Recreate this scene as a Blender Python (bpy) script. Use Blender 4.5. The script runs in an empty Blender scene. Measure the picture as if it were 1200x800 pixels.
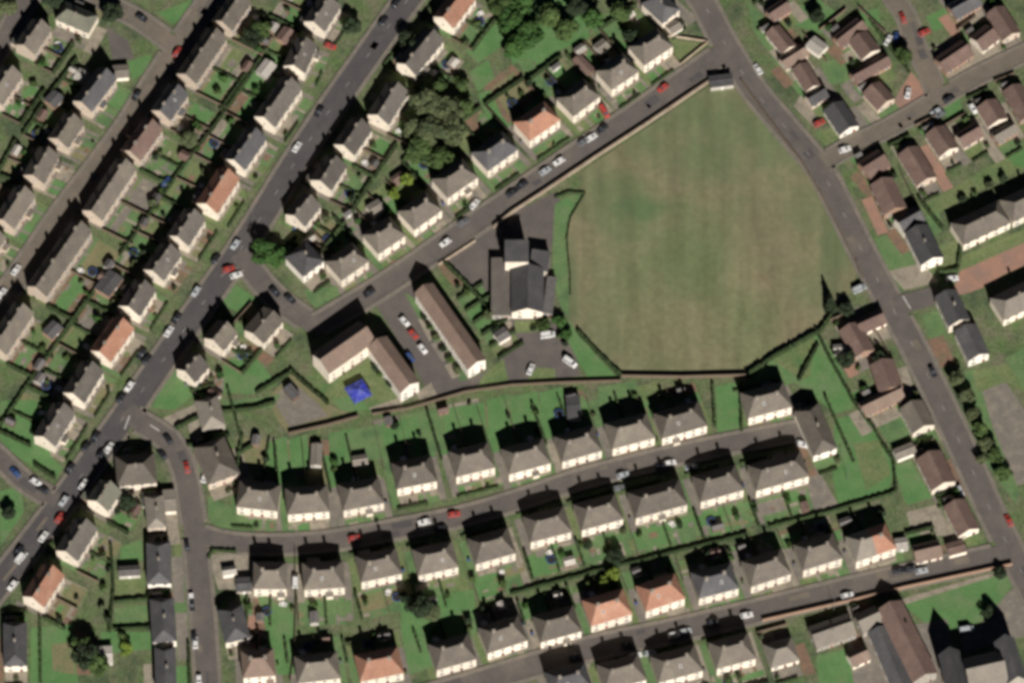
import bpy, bmesh, math, random
from mathutils import Vector, Matrix
random.seed(7)
sc = bpy.context.scene
col = sc.collection
R = math.radians

# ------------------------------------------------------------------ camera: a satellite looking north, tilted off nadir
S = 0.29; TH = R(28); DIST = 2500.0
TF = 600 * S / DIST
cam = bpy.data.cameras.new('camera'); cam.sensor_fit = 'HORIZONTAL'
cam.angle = 2 * math.atan(TF); cam.clip_start = 100; cam.clip_end = 8000
camo = bpy.data.objects.new('camera', cam); col.objects.link(camo)
CP = Vector((0, -DIST * math.sin(TH), DIST * math.cos(TH)))
camo.location = CP; camo.rotation_euler = (TH, 0, 0); sc.camera = camo
_u = Vector((0, math.cos(TH), math.sin(TH))); _f = Vector((0, math.sin(TH), -math.cos(TH)))

def G(px, py, z=0.0):
    """ground point seen at a photo pixel"""
    d = Vector((1, 0, 0)) * ((px - 600) / 600 * TF) + _u * ((400 - py) / 600 * TF) + _f
    t = (z - CP.z) / d.z
    p = CP + d * t
    return Vector((p.x, p.y, z))

# ------------------------------------------------------------------ light
SUN_EL, SUN_AZ = R(31.5), R(168.5)
w = bpy.data.worlds.new('World'); sc.world = w; w.use_nodes = True
nt = w.node_tree; nt.nodes.clear()
sky = nt.nodes.new('ShaderNodeTexSky'); sky.sky_type = 'NISHITA'; sky.sun_disc = False
sky.altitude = 3000; sky.air_density = .12; sky.dust_density = .1; sky.sun_elevation = SUN_EL; sky.sun_rotation = SUN_AZ
bg = nt.nodes.new('ShaderNodeBackground'); bg.inputs[1].default_value = 0.05
wo = nt.nodes.new('ShaderNodeOutputWorld')
nt.links.new(sky.outputs[0], bg.inputs[0]); nt.links.new(bg.outputs[0], wo.inputs[0])
sl = bpy.data.lights.new('sun', 'SUN'); sl.energy = 5.0; sl.angle = R(0.55); sl.color = (1.0, 0.955, 0.9)
so = bpy.data.objects.new('sun', sl); col.objects.link(so)
sd = Vector((math.sin(SUN_AZ) * math.cos(SUN_EL), math.cos(SUN_AZ) * math.cos(SUN_EL), math.sin(SUN_EL)))
so.rotation_euler = sd.to_track_quat('Z', 'Y').to_euler()
so.location = (0, -200, 300)
sc.view_settings.view_transform = 'Standard'; sc.view_settings.look = 'None'
sc.view_settings.gamma = 1; sc.view_settings.use_curve_mapping = False
sc.view_settings.exposure = 0.64
sc.render.engine = 'CYCLES'
sc.cycles.pixel_filter_type = 'BLACKMAN_HARRIS'; sc.cycles.filter_width = 3.7
sc.cycles.max_bounces = 4; sc.cycles.diffuse_bounces = 2

# ------------------------------------------------------------------ materials
MATS = {}
def mat(name, c1, c2=None, scale=0.6, rough=0.85, c3=None, scale2=None, fine=0.25, rnd=0.0, world=False, spec=0.3, metal=0.0, finescale=3.0, stretch=None):
    m = bpy.data.materials.new(name); m.use_nodes = True; MATS[name] = m
    n = m.node_tree; b = n.nodes['Principled BSDF']; L = n.links.new
    b.inputs['Roughness'].default_value = rough; b.inputs['Metallic'].default_value = metal
    b.inputs['Specular IOR Level'].default_value = spec
    if world:
        vec = n.nodes.new('ShaderNodeNewGeometry').outputs['Position']
    else:
        vec = n.nodes.new('ShaderNodeTexCoord').outputs['Object']
    if stretch:
        mp = n.nodes.new('ShaderNodeMapping'); mp.inputs['Rotation'].default_value = (0, 0, stretch[0]); mp.inputs['Scale'].default_value = (stretch[1], stretch[2], 1)
        L(vec, mp.inputs[0]); vec = mp.outputs[0]
    oi = n.nodes.new('ShaderNodeObjectInfo')
    mw = n.nodes.new('ShaderNodeMath'); mw.operation = 'MULTIPLY'; mw.inputs[1].default_value = 37.0
    L(oi.outputs['Random'], mw.inputs[0])
    def noise(s, det=4.0):
        t = n.nodes.new('ShaderNodeTexNoise'); t.noise_dimensions = '4D'
        t.inputs['Scale'].default_value = s; t.inputs['Detail'].default_value = det; t.inputs['Roughness'].default_value = 0.6
        L(vec, t.inputs['Vector']); L(mw.outputs[0], t.inputs['W'])
        return t.outputs[0]
    def ramp(src, a, c):
        r = n.nodes.new('ShaderNodeMapRange'); r.inputs[1].default_value = a; r.inputs[2].default_value = c
        L(src, r.inputs[0]); return r.outputs[0]
    def mix(f, A, B, mode='MIX'):
        x = n.nodes.new('ShaderNodeMix'); x.data_type = 'RGBA'; x.blend_type = mode
        if isinstance(f, float): x.inputs[0].default_value = f
        else: L(f, x.inputs[0])
        for k, v in ((6, A), (7, B)):
            if isinstance(v, tuple): x.inputs[k].default_value = (*v, 1)
            else: L(v, x.inputs[k])
        return x.outputs[2]
    c2 = c2 or tuple(v * 0.75 for v in c1)
    out = mix(ramp(noise(scale), 0.38, 0.62), c1, c2)
    if c3:
        out = mix(ramp(noise(scale2 or scale * 0.4, 3.0), 0.5, 0.66), out, c3)
    if fine > 0:
        v = n.nodes.new('ShaderNodeMapRange'); v.inputs[1].default_value = 0.3; v.inputs[2].default_value = 0.7
        v.inputs[3].default_value = 1 - fine; v.inputs[4].default_value = 1 + fine
        L(noise(finescale, 2.0), v.inputs[0])
        h = n.nodes.new('ShaderNodeHueSaturation'); L(v.outputs[0], h.inputs['Value']); L(out, h.inputs['Color']); out = h.outputs[0]
    if rnd > 0:
        v = n.nodes.new('ShaderNodeMapRange'); v.inputs[3].default_value = 1 - rnd; v.inputs[4].default_value = 1 + rnd
        L(oi.outputs['Random'], v.inputs[0])
        h = n.nodes.new('ShaderNodeHueSaturation'); L(v.outputs[0], h.inputs['Value']); L(out, h.inputs['Color']); out = h.outputs[0]
    L(out, b.inputs['Base Color'])
    return m

# ground and surfaces
mat('ground_mix', (0.082, 0.121, 0.048), (0.120, 0.121, 0.074), .16, .95, (0.057, 0.078, 0.042), .09, .35, world=True, finescale=1.1, spec=.1)
mat('lawn_bright', (0.074, 0.155, 0.055), (0.094, 0.178, 0.066), .2, .95, (0.113, 0.167, 0.076), .12, .15, world=True, finescale=1.4, spec=.1)
mat('lawn_mid', (0.087, 0.151, 0.061), (0.113, 0.166, 0.072), .2, .95, (0.070, 0.123, 0.055), .15, .18, world=True, finescale=1.4, spec=.1)
mat('lawn_olive', (0.107, 0.143, 0.058), (0.139, 0.157, 0.076), .3, .95, (0.076, 0.130, 0.050), .15, .25, world=True, finescale=1.4, spec=.1)
mat('lawn_dry', (0.169, 0.150, 0.085), (0.143, 0.143, 0.072), .3, .95, (0.117, 0.137, 0.065), .15, .22, world=True, finescale=1.4, spec=.1)
mat('gravel', (0.257, 0.223, 0.169), (0.209, 0.182, 0.142), .5, .95, (0.162, 0.142, 0.108), .3, .25, world=True, finescale=2)
mat('paving', (0.167, 0.146, 0.120), (0.134, 0.120, 0.103), .5, .9, (0.201, 0.176, 0.139), .3, .22, world=True, finescale=2)
mat('soil', (0.182, 0.111, 0.072), (0.137, 0.091, 0.065), .4, .95, (0.111, 0.104, 0.058), .3, .25, world=True, finescale=2)
mat('redpave', (0.290, 0.162, 0.114), (0.239, 0.144, 0.108), .25, .9, (0.214, 0.138, 0.108), .1, .15, world=True, finescale=2)
mat('asphalt', (0.103, 0.090, 0.080), (0.087, 0.076, 0.069), .25, .9, (0.118, 0.102, 0.087), .08, .14, world=True, finescale=2)
mat('asphalt_dark', (0.071, 0.064, 0.064), (0.060, 0.055, 0.056), .25, .9, (0.077, 0.071, 0.067), .08, .14, world=True, finescale=2)
mat('asphalt_brown', (0.135, 0.115, 0.090), (0.115, 0.098, 0.078), .25, .9, (0.149, 0.123, 0.095), .08, .16, world=True, finescale=2)
mat('pavement', (0.157, 0.137, 0.113), (0.130, 0.116, 0.097), .4, .9, (0.174, 0.147, 0.117), .15, .18, world=True, finescale=2)
mat('white_paint', (.45, .44, .42), (.3, .29, .27), 1.5, .7, fine=.2, world=True)
# buildings
mat('roof_grey', (0.125, 0.108, 0.089), (0.100, 0.087, 0.074), .5, .8, (0.139, 0.123, 0.097), .25, .2, .2, finescale=2.5, spec=.12)
mat('roof_weathered', (.098, .087, .076), (.08, .072, .064), .5, .8, (.11, .1, .085), .25, .2, .2, finescale=2.5, spec=.12)
mat('roof_slate', (.075, .073, .075), (.06, .059, .061), .5, .75, (.088, .085, .083), .25, .2, .2, finescale=2.5, spec=.12)
mat('roof_pale', (0.177, 0.155, 0.128), (0.146, 0.130, 0.109), .5, .8, (0.192, 0.170, 0.138), .25, .18, .08, finescale=2.5)
mat('roof_brown', (0.134, 0.089, 0.073), (0.110, 0.075, 0.065), .5, .8, (0.151, 0.105, 0.086), .25, .2, .14, finescale=2.5, spec=.12)
mat('roof_tan', (0.168, 0.117, 0.090), (0.139, 0.100, 0.080), .5, .8, (0.182, 0.133, 0.102), .25, .18, .08, finescale=2.5)
mat('roof_orange', (0.275, 0.139, 0.089), (0.232, 0.117, 0.078), .5, .8, (0.302, 0.174, 0.119), .25, .2, .12, finescale=2.5)
mat('roof_green', (.135, .135, .1), (.115, .115, .09), .5, .85, (.12, .11, .085), .25, .18, .05, finescale=2.5)
mat('wall_cream', (0.639, 0.562, 0.456), (0.587, 0.520, 0.424), .6, .9, (0.515, 0.447, 0.361), .3, .12, .14, finescale=2)
mat('wall_white', (.66, .61, .53), (.6, .55, .47), .6, .9, fine=.08, rnd=.08, finescale=2)
mat('wall_pink', (.44, .36, .28), (.4, .325, .255), .6, .9, (.35, .29, .23), .3, .12, .12, finescale=2)
mat('wall_brick', (.26, .165, .115), (.22, .145, .1), .8, .9, fine=.18, rnd=.12, finescale=3)
mat('wall_stone', (.3, .27, .225), (.24, .215, .18), .8, .9, fine=.18, rnd=.1, finescale=3)
mat('glass', (.05, .055, .065), (.035, .04, .045), 1, .12, fine=0, spec=.6)
mat('frame_white', (.62, .6, .56), (.55, .53, .5), 1, .5, fine=0)
mat('door_paint', (.16, .07, .05), (.12, .05, .04), 1, .5, fine=0, rnd=.5)
mat('chimney', (.2, .18, .15), (.16, .14, .115), 1.5, .9, fine=.15, rnd=.2)
mat('pot', (.3, .25, .2), None, 2, .9, fine=.1)
mat('shed_wood', (.15, .1, .07), (.12, .08, .06), 1.2, .85, fine=.2, rnd=.3)
mat('shed_roof', (.11, .1, .095), (.08, .075, .072), .9, .85, fine=.2, rnd=.35)
mat('shed_pale', (.36, .33, .29), (.3, .28, .25), .9, .7, fine=.15, rnd=.25)
mat('timber', (.13, .095, .065), (.1, .075, .055), 1.5, .9, fine=.2, rnd=.25)
mat('wall_garden', (.34, .27, .2), (.27, .22, .165), .7, .9, (.22, .16, .12), .3, .2, .15, finescale=2)
mat('blue_cloth', (.03, .038, .33), (.045, .06, .25), .5, .75, (.1, .11, .3), .35, .2, spec=.2)
mat('metal', (.3, .3, .3), (.25, .25, .25), 1, .45, fine=.1, metal=.6)
# plants
mat('hedge', (.026, .042, .017), (.038, .055, .022), 1.2, .95, (.02, .03, .014), .5, .35, .3, finescale=3, spec=.1)
mat('leaf_green', (0.043, 0.071, 0.023), (0.062, 0.090, 0.030), .5, .95, (0.032, 0.052, 0.019), .25, .35, .2, finescale=2, spec=.1)
mat('leaf_olive', (0.062, 0.074, 0.036), (0.079, 0.093, 0.044), .5, .95, (0.044, 0.057, 0.029), .25, .3, .15, finescale=2, spec=.1)
mat('leaf_dark', (.022, .034, .018), (.03, .042, .022), .5, .95, (.018, .024, .014), .25, .3, .2, finescale=2, spec=.1)
mat('leaf_lime', (.125, .165, .03), (.1, .145, .026), .5, .95, fine=.3, finescale=2, spec=.1)
mat('leaf_bright', (0.034, 0.076, 0.021), (0.046, 0.090, 0.025), .5, .95, (0.025, 0.058, 0.017), .25, .3, .15, finescale=2, spec=.1)
mat('bark', (.09, .07, .05), (.06, .048, .036), 2, .95, fine=.2)
# vehicles
for nm, c in dict(car_white=(.6, .59, .57), car_silver=(.34, .36, .37), car_grey=(.12, .125, .13), car_black=(.018, .018, .022),
                  car_red=(.33, .045, .035), car_blue=(.035, .07, .19), car_orange=(.45, .09, .05)).items():
    mat(nm, c, tuple(v * .94 for v in c), .5, .3, fine=0, spec=.6)
mat('tyre', (.02, .02, .02), None, 2, .9, fine=.1)
mat('rim', (.4, .4, .4), None, 2, .4, fine=0, metal=.5)

# sports field: dry grass with greener patches
def field_mat():
    m = mat('field_grass', (0.184, 0.160, 0.098), (0.161, 0.155, 0.088), .04, .95, (0.128, 0.144, 0.071), .018, .13, world=True, finescale=.45, spec=.1)
    n = m.node_tree; L = n.links.new; b = n.nodes['Principled BSDF']
    cur = b.inputs['Base Color'].links[0].from_socket
    geo = n.nodes.new('ShaderNodeNewGeometry').outputs['Position']
    nz = n.nodes.new('ShaderNodeTexNoise'); nz.inputs['Scale'].default_value = .07; nz.inputs['Detail'].default_value = 5
    L(geo, nz.inputs['Vector'])
    total = None
    for px, py, rx, ry, a in ((755, 243, 32, 20, .75), (725, 270, 28, 22, .5), (840, 210, 40, 22, .35), (978, 290, 22, 38, .6), (870, 130, 90, 40, .4),
                              (690, 225, 30, 30, .3), (700, 395, 30, 22, .35), (930, 190, 40, 40, .3), (840, 280, 40, 40, .22), (668, 330, 10, 60, .5), (960, 340, 40, 25, .3), (785, 190, 70, 30, .4), (850, 160, 120, 60, .6), (720, 225, 70, 45, .5), (790, 300, 60, 40, .25), (715, 300, 30, 60, .3), (955, 250, 40, 60, .4), (900, 240, 50, 60, .25)):
        c = G(px, py)
        sx, sy = 1.25 * rx * S, 1.25 * ry * S / math.cos(TH)
        mp = n.nodes.new('ShaderNodeVectorMath'); mp.operation = 'SUBTRACT'; mp.inputs[1].default_value = c
        L(geo, mp.inputs[0])
        m2 = n.nodes.new('ShaderNodeVectorMath'); m2.operation = 'MULTIPLY'; m2.inputs[1].default_value = (1 / sx, 1 / sy, 0)
        L(mp.outputs[0], m2.inputs[0])
        ln = n.nodes.new('ShaderNodeVectorMath'); ln.operation = 'LENGTH'; L(m2.outputs[0], ln.inputs[0])
        ad = n.nodes.new('ShaderNodeMath'); ad.operation = 'ADD'
        L(ln.outputs['Value'], ad.inputs[0])
        ns = n.nodes.new('ShaderNodeMath'); ns.operation = 'MULTIPLY_ADD'; ns.inputs[1].default_value = 2.6; ns.inputs[2].default_value = -1.3
        L(nz.outputs[0], ns.inputs[0]); L(ns.outputs[0], ad.inputs[1])
        r = n.nodes.new('ShaderNodeMapRange'); r.interpolation_type = 'SMOOTHSTEP'
        r.inputs[1].default_value = 1.5; r.inputs[2].default_value = .1; r.inputs[3].default_value = 0; r.inputs[4].default_value = a
        L(ad.outputs[0], r.inputs[0])
        if total is None: total = r.outputs[0]
        else:
            s = n.nodes.new('ShaderNodeMath'); s.operation = 'MAXIMUM'; L(total, s.inputs[0]); L(r.outputs[0], s.inputs[1]); total = s.outputs[0]
    x = n.nodes.new('ShaderNodeMix'); x.data_type = 'RGBA'; L(total, x.inputs[0]); L(cur, x.inputs[6]); x.inputs[7].default_value = (.07, .118, .052, 1)
    # mowing streaks
    mp = n.nodes.new('ShaderNodeMapping'); mp.inputs['Rotation'].default_value = (0, 0, R(16)); mp.inputs['Scale'].default_value = (.2, .02, 1)
    L(geo, mp.inputs[0])
    st = n.nodes.new('ShaderNodeTexNoise'); st.inputs['Scale'].default_value = 1; st.inputs['Detail'].default_value = 3; L(mp.outputs[0], st.inputs['Vector'])
    v = n.nodes.new('ShaderNodeMapRange'); v.inputs[1].default_value = .3; v.inputs[2].default_value = .7; v.inputs[3].default_value = .85; v.inputs[4].default_value = 1.13
    L(st.outputs[0], v.inputs[0])
    h = n.nodes.new('ShaderNodeHueSaturation'); L(v.outputs[0], h.inputs['Value']); L(x.outputs[2], h.inputs['Color'])
    L(h.outputs[0], b.inputs['Base Color'])
field_mat()

# ------------------------------------------------------------------ mesh helpers
class MB:
    def __init__(s): s.v = []; s.f = []; s.m = []; s.mats = []
    def mi(s, m):
        if m not in s.mats: s.mats.append(m)
        return s.mats.index(m)
    def poly(s, pts, m):
        i = len(s.v); s.v += [tuple(p) for p in pts]; s.f.append(tuple(range(i, i + len(pts)))); s.m.append(s.mi(m))
    def mesh(s, pts, faces, m):
        i = len(s.v); s.v += [tuple(p) for p in pts]
        for f in faces: s.f.append(tuple(i + k for k in f)); s.m.append(s.mi(m))
    def box(s, x0, y0, z0, x1, y1, z1, m, top=None):
        """top = (dx0,dy0,dx1,dy1) inset of the top"""
        a = top or (0, 0, 0, 0)
        p = [(x0, y0, z0), (x1, y0, z0), (x1, y1, z0), (x0, y1, z0), (x0 + a[0], y0 + a[1], z1), (x1 - a[2], y0 + a[1], z1), (x1 - a[2], y1 - a[3], z1), (x0 + a[0], y1 - a[3], z1)]
        s.mesh(p, [(3, 2, 1, 0), (4, 5, 6, 7), (0, 1, 5, 4), (1, 2, 6, 5), (2, 3, 7, 6), (3, 0, 4, 7)], m)
    def cyl(s, c0, c1, r0, r1, n, m):
        c0 = Vector(c0); c1 = Vector(c1); q = (c1 - c0).to_track_quat('Z', 'Y')
        p = []
        for c, r in ((c0, r0), (c1, r1)):
            for k in range(n):
                a = 2 * math.pi * k / n
                p.append(c + q @ Vector((r * math.cos(a), r * math.sin(a), 0)))
        f = [(k, (k + 1) % n, n + (k + 1) % n, n + k) for k in range(n)] + [tuple(range(n - 1, -1, -1)), tuple(range(n, 2 * n))]
        s.mesh(p, f, m)
    def data(s, name):
        me = bpy.data.meshes.new(name); me.from_pydata(s.v, [], s.f)
        for m in s.mats: me.materials.append(MATS[m])
        me.polygons.foreach_set('material_index', s.m); me.update()
        return me
    def build(s, name, parent=None):
        return link(name, s.data(name), parent)
def link(name, me, parent=None):
    o = bpy.data.objects.new(name, me); col.objects.link(o)
    if parent: o.parent = parent
    return o
def tag(o, label, cat, group=None):
    o['label'] = label; o['category'] = cat
    if group: o['group'] = group
    return o
def empty(name, loc, rz, label, cat, group=None):
    o = bpy.data.objects.new(name, None); col.objects.link(o); o.location = loc; o.rotation_euler = (0, 0, rz)
    o.empty_display_size = .5
    return tag(o, label, cat, group)
def structure(o): o['kind'] = 'structure'; return o
ORD = 'first second third fourth fifth sixth seventh eighth ninth tenth eleventh twelfth thirteenth fourteenth fifteenth sixteenth seventeenth eighteenth nineteenth twentieth'.split()

# ------------------------------------------------------------------ ground, roads
g = MB(); g.poly([(-1800, -1500, 0), (1800, -1500, 0), (1800, 2600, 0), (-1800, 2600, 0)], 'ground_mix'); structure(g.build('ground'))

ROADS = {
 'diagonal road': ([(510, -40), (478, 0), (402, 107), (345, 192), (285, 288), (210, 395), (137, 500), (68, 595), (18, 660), (-40, 730)], 27, 'asphalt_dark'),
 'northwest road': ([(272, -40), (246, 0), (208, 55), (178, 100), (147, 150), (110, 200), (72, 250), (38, 300), (3, 350), (-40, 410)], 22, 'asphalt_brown'),
 'corner road': ([(60, -40), (32, 0), (8, 42), (-30, 100)], 22, 'asphalt'),
 'junction side road': ([(80, -30), (125, 3), (165, 25), (202, 52)], 19, 'asphalt_brown'),
 'short link road': ([(280, 296), (310, 335), (340, 362), (372, 383)], 23, 'asphalt'),
 'field street': ([(365, 385), (425, 350), (480, 315), (530, 280), (590, 240), (648, 200), (715, 155), (780, 110), (848, 62)], 24, 'asphalt'),
 'east road': ([(800, -30), (822, 0), (847, 48), (883, 105), (925, 155), (962, 200), (988, 250), (1013, 300), (1040, 350), (1067, 400), (1092, 450), (1116, 500), (1139, 550), (1164, 605), (1195, 665), (1225, 720)], 25.5, 'asphalt'),
 'estate road': ([(965, 190), (1000, 170), (1040, 151), (1085, 125), (1130, 98), (1175, 75), (1230, 50)], 20, 'asphalt_brown'),
 'brown cul-de-sac': ([(1098, 112), (1088, 85), (1073, 55), (1062, 20), (1045, -5), (1035, -30)], 21, 'asphalt_brown'),
 'red court': ([(1048, 358), (1075, 352), (1100, 345)], 24, 'asphalt'),
 'south street': ([(480, 822), (540, 805), (600, 787), (690, 760), (775, 742), (850, 725), (900, 713), (987, 692), (1075, 672), (1185, 648)], 24, 'asphalt'),
 'curved street': ([(222, 622), (255, 633), (300, 638), (350, 637), (400, 632), (475, 618), (540, 605), (600, 588), (675, 563), (750, 543), (825, 526), (880, 515), (938, 504)], 20, 'asphalt'),
 'southwest street': ([(148, 480), (165, 495), (197, 515), (215, 548), (224, 595), (229, 630), (233, 675), (238, 725), (243, 800), (245, 840)], 23, 'asphalt'),
 'west stub road': ([(68, 588), (30, 565), (0, 537), (-30, 510)], 19, 'asphalt'),
}
def smooth(pts):
    """centripetal-ish resample of a polyline with Catmull-Rom"""
    P = [Vector(p) for p in pts]; out = []
    for i in range(len(P) - 1):
        p0 = P[max(i - 1, 0)]; p1 = P[i]; p2 = P[i + 1]; p3 = P[min(i + 2, len(P) - 1)]
        n = max(2, int((p2 - p1).length / 4))
        for k in range(n):
            t = k / n
            out.append(.5 * ((2 * p1) + (-p0 + p2) * t + (2 * p0 - 5 * p1 + 4 * p2 - p3) * t * t + (-p0 + 3 * p1 - 3 * p2 + p3) * t ** 3))
    out.append(P[-1]); return out
def normals(P):
    N = []
    for i in range(len(P)):
        d = (P[min(i + 1, len(P) - 1)] - P[max(i - 1, 0)]); d.z = 0; d.normalize()
        N.append(Vector((-d.y, d.x, 0)))
    return N
RD = {}
for k, (name, (pts, wpx, m)) in enumerate(ROADS.items()):
    P = smooth([G(*p) for p in pts]); RD[name] = (P, wpx * S * .5 * 1.04)
ZR = 0.16
for k, (name, (pts, wpx, m)) in enumerate(ROADS.items()):
    P, hw = RD[name]; N = normals(P); b = MB(); z = ZR + .004 * k
    for i in range(len(P) - 1):
        a, c = P[i], P[i + 1]
        b.poly([a + N[i] * -hw + Vector((0, 0, z)), c + N[i + 1] * -hw + Vector((0, 0, z)), c + N[i + 1] * hw + Vector((0, 0, z)), a + N[i] * hw + Vector((0, 0, z))], m)
    structure(b.build('road'))
def near_road(p, skip=None, extra=0.0):
    for name, (P, hw) in RD.items():
        if name == skip: continue
        for i in range(0, len(P) - 1):
            a = P[i]; d = P[i + 1] - a; L2 = d.length_squared
            t = max(0, min(1, (p - a).dot(d) / L2)) if L2 else 0
            if (p - a - d * t).length < hw + extra: return True
    return False
pv = MB()
for name, (P, hw) in RD.items():
    if name in ('red court',): continue
    N = normals(P); wp = 1.4 if name not in ('brown cul-de-sac', 'estate road') else 1.0
    for sgn in (-1, 1):
        for i in range(len(P) - 1):
            a, c = P[i], P[i + 1]
            q = [a + N[i] * sgn * hw, c + N[i + 1] * sgn * hw, c + N[i + 1] * sgn * (hw + wp), a + N[i] * sgn * (hw + wp)]
            mid = sum(q, Vector()) / 4
            if near_road(mid, skip=name, extra=.5): continue
            z0, z1 = .1, ZR + .18
            pv.mesh([(p.x, p.y, z1) for p in q] + [(p.x, p.y, z0) for p in q], [(0, 1, 2, 3) if sgn < 0 else (3, 2, 1, 0), (0, 4, 5, 1) if sgn > 0 else (1, 5, 4, 0), (2, 6, 7, 3), (0, 3, 7, 4), (1, 5, 6, 2)], 'pavement')
structure(pv.build('pavement'))
mk = MB()
for name in ('diagonal road', 'east road'):
    P, hw = RD[name]
    for i in range(1, len(P) - 1, 3):
        a = P[i]; d = (P[i + 1] - a).normalized(); n = Vector((-d.y, d.x, 0)) * .06; e = a + d * 2.2
        z = Vector((0, 0, ZR + .065))
        mk.poly([a - n + z, e - n + z, e + n + z, a + n + z], 'white_paint')
# worn give-way bars and a pale crossing table on the southwest street
for (x0, y0, x1, y1) in ((146, 503, 152, 487), (176, 498, 187, 505), (1058, 347, 1067, 362)):
    a = G(x0, y0); c = G(x1, y1); d = (c - a).normalized(); n = Vector((-d.y, d.x, 0)) * .22; z = Vector((0, 0, ZR + .07))
    mk.poly([a - n + z, c - n + z, c + n + z, a + n + z], 'white_paint')
structure(mk.build('road_marking'))
rp = random.Random(5); pt = MB()
for name, (P, hw) in RD.items():
    for i in range(2, len(P) - 2):
        if rp.random() > .16: continue
        d = (P[i + 1] - P[i]).normalized(); n = Vector((-d.y, d.x, 0)); o_ = rp.uniform(-hw * .6, hw * .6); a = P[i] + n * o_
        l, w_ = rp.uniform(1.5, 8), rp.uniform(.5, 1.6)
        if near_road(a, skip=name) or near_road(a + d * l, skip=name): continue
        z = Vector((0, 0, ZR + .062)); w_ = min(w_, hw - abs(o_) - .1)
        pt.poly([a - n * w_ + z, a + d * l - n * w_ + z, a + d * l + n * w_ + z, a + n * w_ + z], rp.choice(['asphalt_dark', 'asphalt', 'asphalt_brown']))
structure(pt.build('road_patch'))

# yards and other sheets, one mesh per surface; every sheet at a height of its own
YARD = {}
_lv = []
def _apart(A, B):
    if A[1] < B[0] or B[1] < A[0] or A[3] < B[2] or B[3] < A[2]: return True
    for P in (A[4], B[4]):
        for i in range(len(P)):
            a, c = P[i], P[(i + 1) % len(P)]; nx, ny = a[1] - c[1], c[0] - a[0]
            qa = [x * nx + y * ny for x, y in A[4]]; qb = [x * nx + y * ny for x, y in B[4]]
            if max(qa) <= min(qb) + 1e-4 or max(qb) <= min(qa) + 1e-4: return True
    return False
def sheet(pts, m, z=None):
    P = [(p.x, p.y) for p in pts]
    q = [min(x for x, y in P), max(x for x, y in P), min(y for x, y in P), max(y for x, y in P), P, 0]
    q[5] = 1 + max([t[5] for t in _lv if not _apart(q, t)] or [0]); _lv.append(q)
    z = .008 + q[5] * .004
    YARD.setdefault(m, MB()).poly([(x, y, z) for x, y in P], m)
def area(m, *pts, z=None): sheet([G(*p) for p in pts][::-1], m, z)

# ------------------------------------------------------------------ windows and doors (shared meshes)
def win_mesh(name, w_, h_):
    b = MB(); f = .11
    b.box(-w_ / 2, -.07, 0, w_ / 2, 0.02, f, 'frame_white'); b.box(-w_ / 2, -.07, h_ - f, w_ / 2, .02, h_, 'frame_white')
    b.box(-w_ / 2, -.07, f, -w_ / 2 + f, .02, h_ - f, 'frame_white'); b.box(w_ / 2 - f, -.07, f, w_ / 2, .02, h_ - f, 'frame_white')
    b.box(-w_ / 2 + f, -.04, f, w_ / 2 - f, .01, h_ - f, 'glass')
    return b.data(name)
W_WIDE = win_mesh('window', 1.7, 1.3); W_MID = win_mesh('window', 1.3, 1.2); W_SMALL = win_mesh('window', .9, 1.1)
def door_mesh():
    b = MB(); b.box(-.5, -.06, 0, .5, .02, 2.05, 'door_paint'); b.box(-.62, -.045, 0, -.5, .02, 2.15, 'frame_white'); b.box(.5, -.045, 0, .62, .02, 2.15, 'frame_white'); b.box(-.5, -.045, 2.05, .5, .02, 2.15, 'frame_white')
    return b.data('door')
DOOR = door_mesh()
def chim_mesh(w_, h_):
    b = MB(); b.box(-w_ / 2, -.35, -1.2, w_ / 2, .35, h_, 'chimney'); b.box(-w_ / 2 - .08, -.43, h_, w_ / 2 + .08, .43, h_ + .14, 'chimney')
    n = 3 if w_ > 1 else 2
    for k in range(n):
        x = (k - (n - 1) / 2) * .4
        b.cyl((x, 0, h_ + .14), (x, 0, h_ + .6), .13, .1, 7, 'pot')
    return b.data('chimney')
CHIM = chim_mesh(1.0, 1.15); CHIM2 = chim_mesh(.7, 1.1)

def put(me, name, parent, x, y, z, rz=0):
    o = link(name, me, parent); o.location = (x, y, z); o.rotation_euler = (0, 0, rz); return o

def roof_gable(b, x0, x1, y0, y1, ze, pitch, m, o=.35, og=.2, th=.2):
    """ridge along x"""
    t = math.tan(pitch); ym = (y0 + y1) / 2; zr = ze + (ym - y0) * t
    pr = [(y0 - o, ze - o * t), (ym, zr), (y1 + o, ze - o * t), (y1 + o, ze - o * t + th), (ym, zr + th * 1.15), (y0 - o, ze - o * t + th)]
    p = [(x0 - og, y, z) for y, z in pr] + [(x1 + og, y, z) for y, z in pr]
    b.mesh(p, [(5, 4, 10, 11), (4, 3, 9, 10), (0, 6, 7, 1), (1, 7, 8, 2), (0, 5, 11, 6), (2, 8, 9, 3), (0, 1, 4, 5), (1, 2, 3, 4), (6, 11, 10, 7), (7, 10, 9, 8)], m)
    # ridge tiles
    b.mesh([(x0 - og, ym - .16, zr + th), (x1 + og, ym - .16, zr + th), (x1 + og, ym + .16, zr + th), (x0 - og, ym + .16, zr + th), (x0 - og, ym, zr + th + .2), (x1 + og, ym, zr + th + .2)], [(0, 1, 5, 4), (2, 3, 4, 5), (0, 4, 3), (1, 2, 5)], m)
    return zr + th
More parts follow.
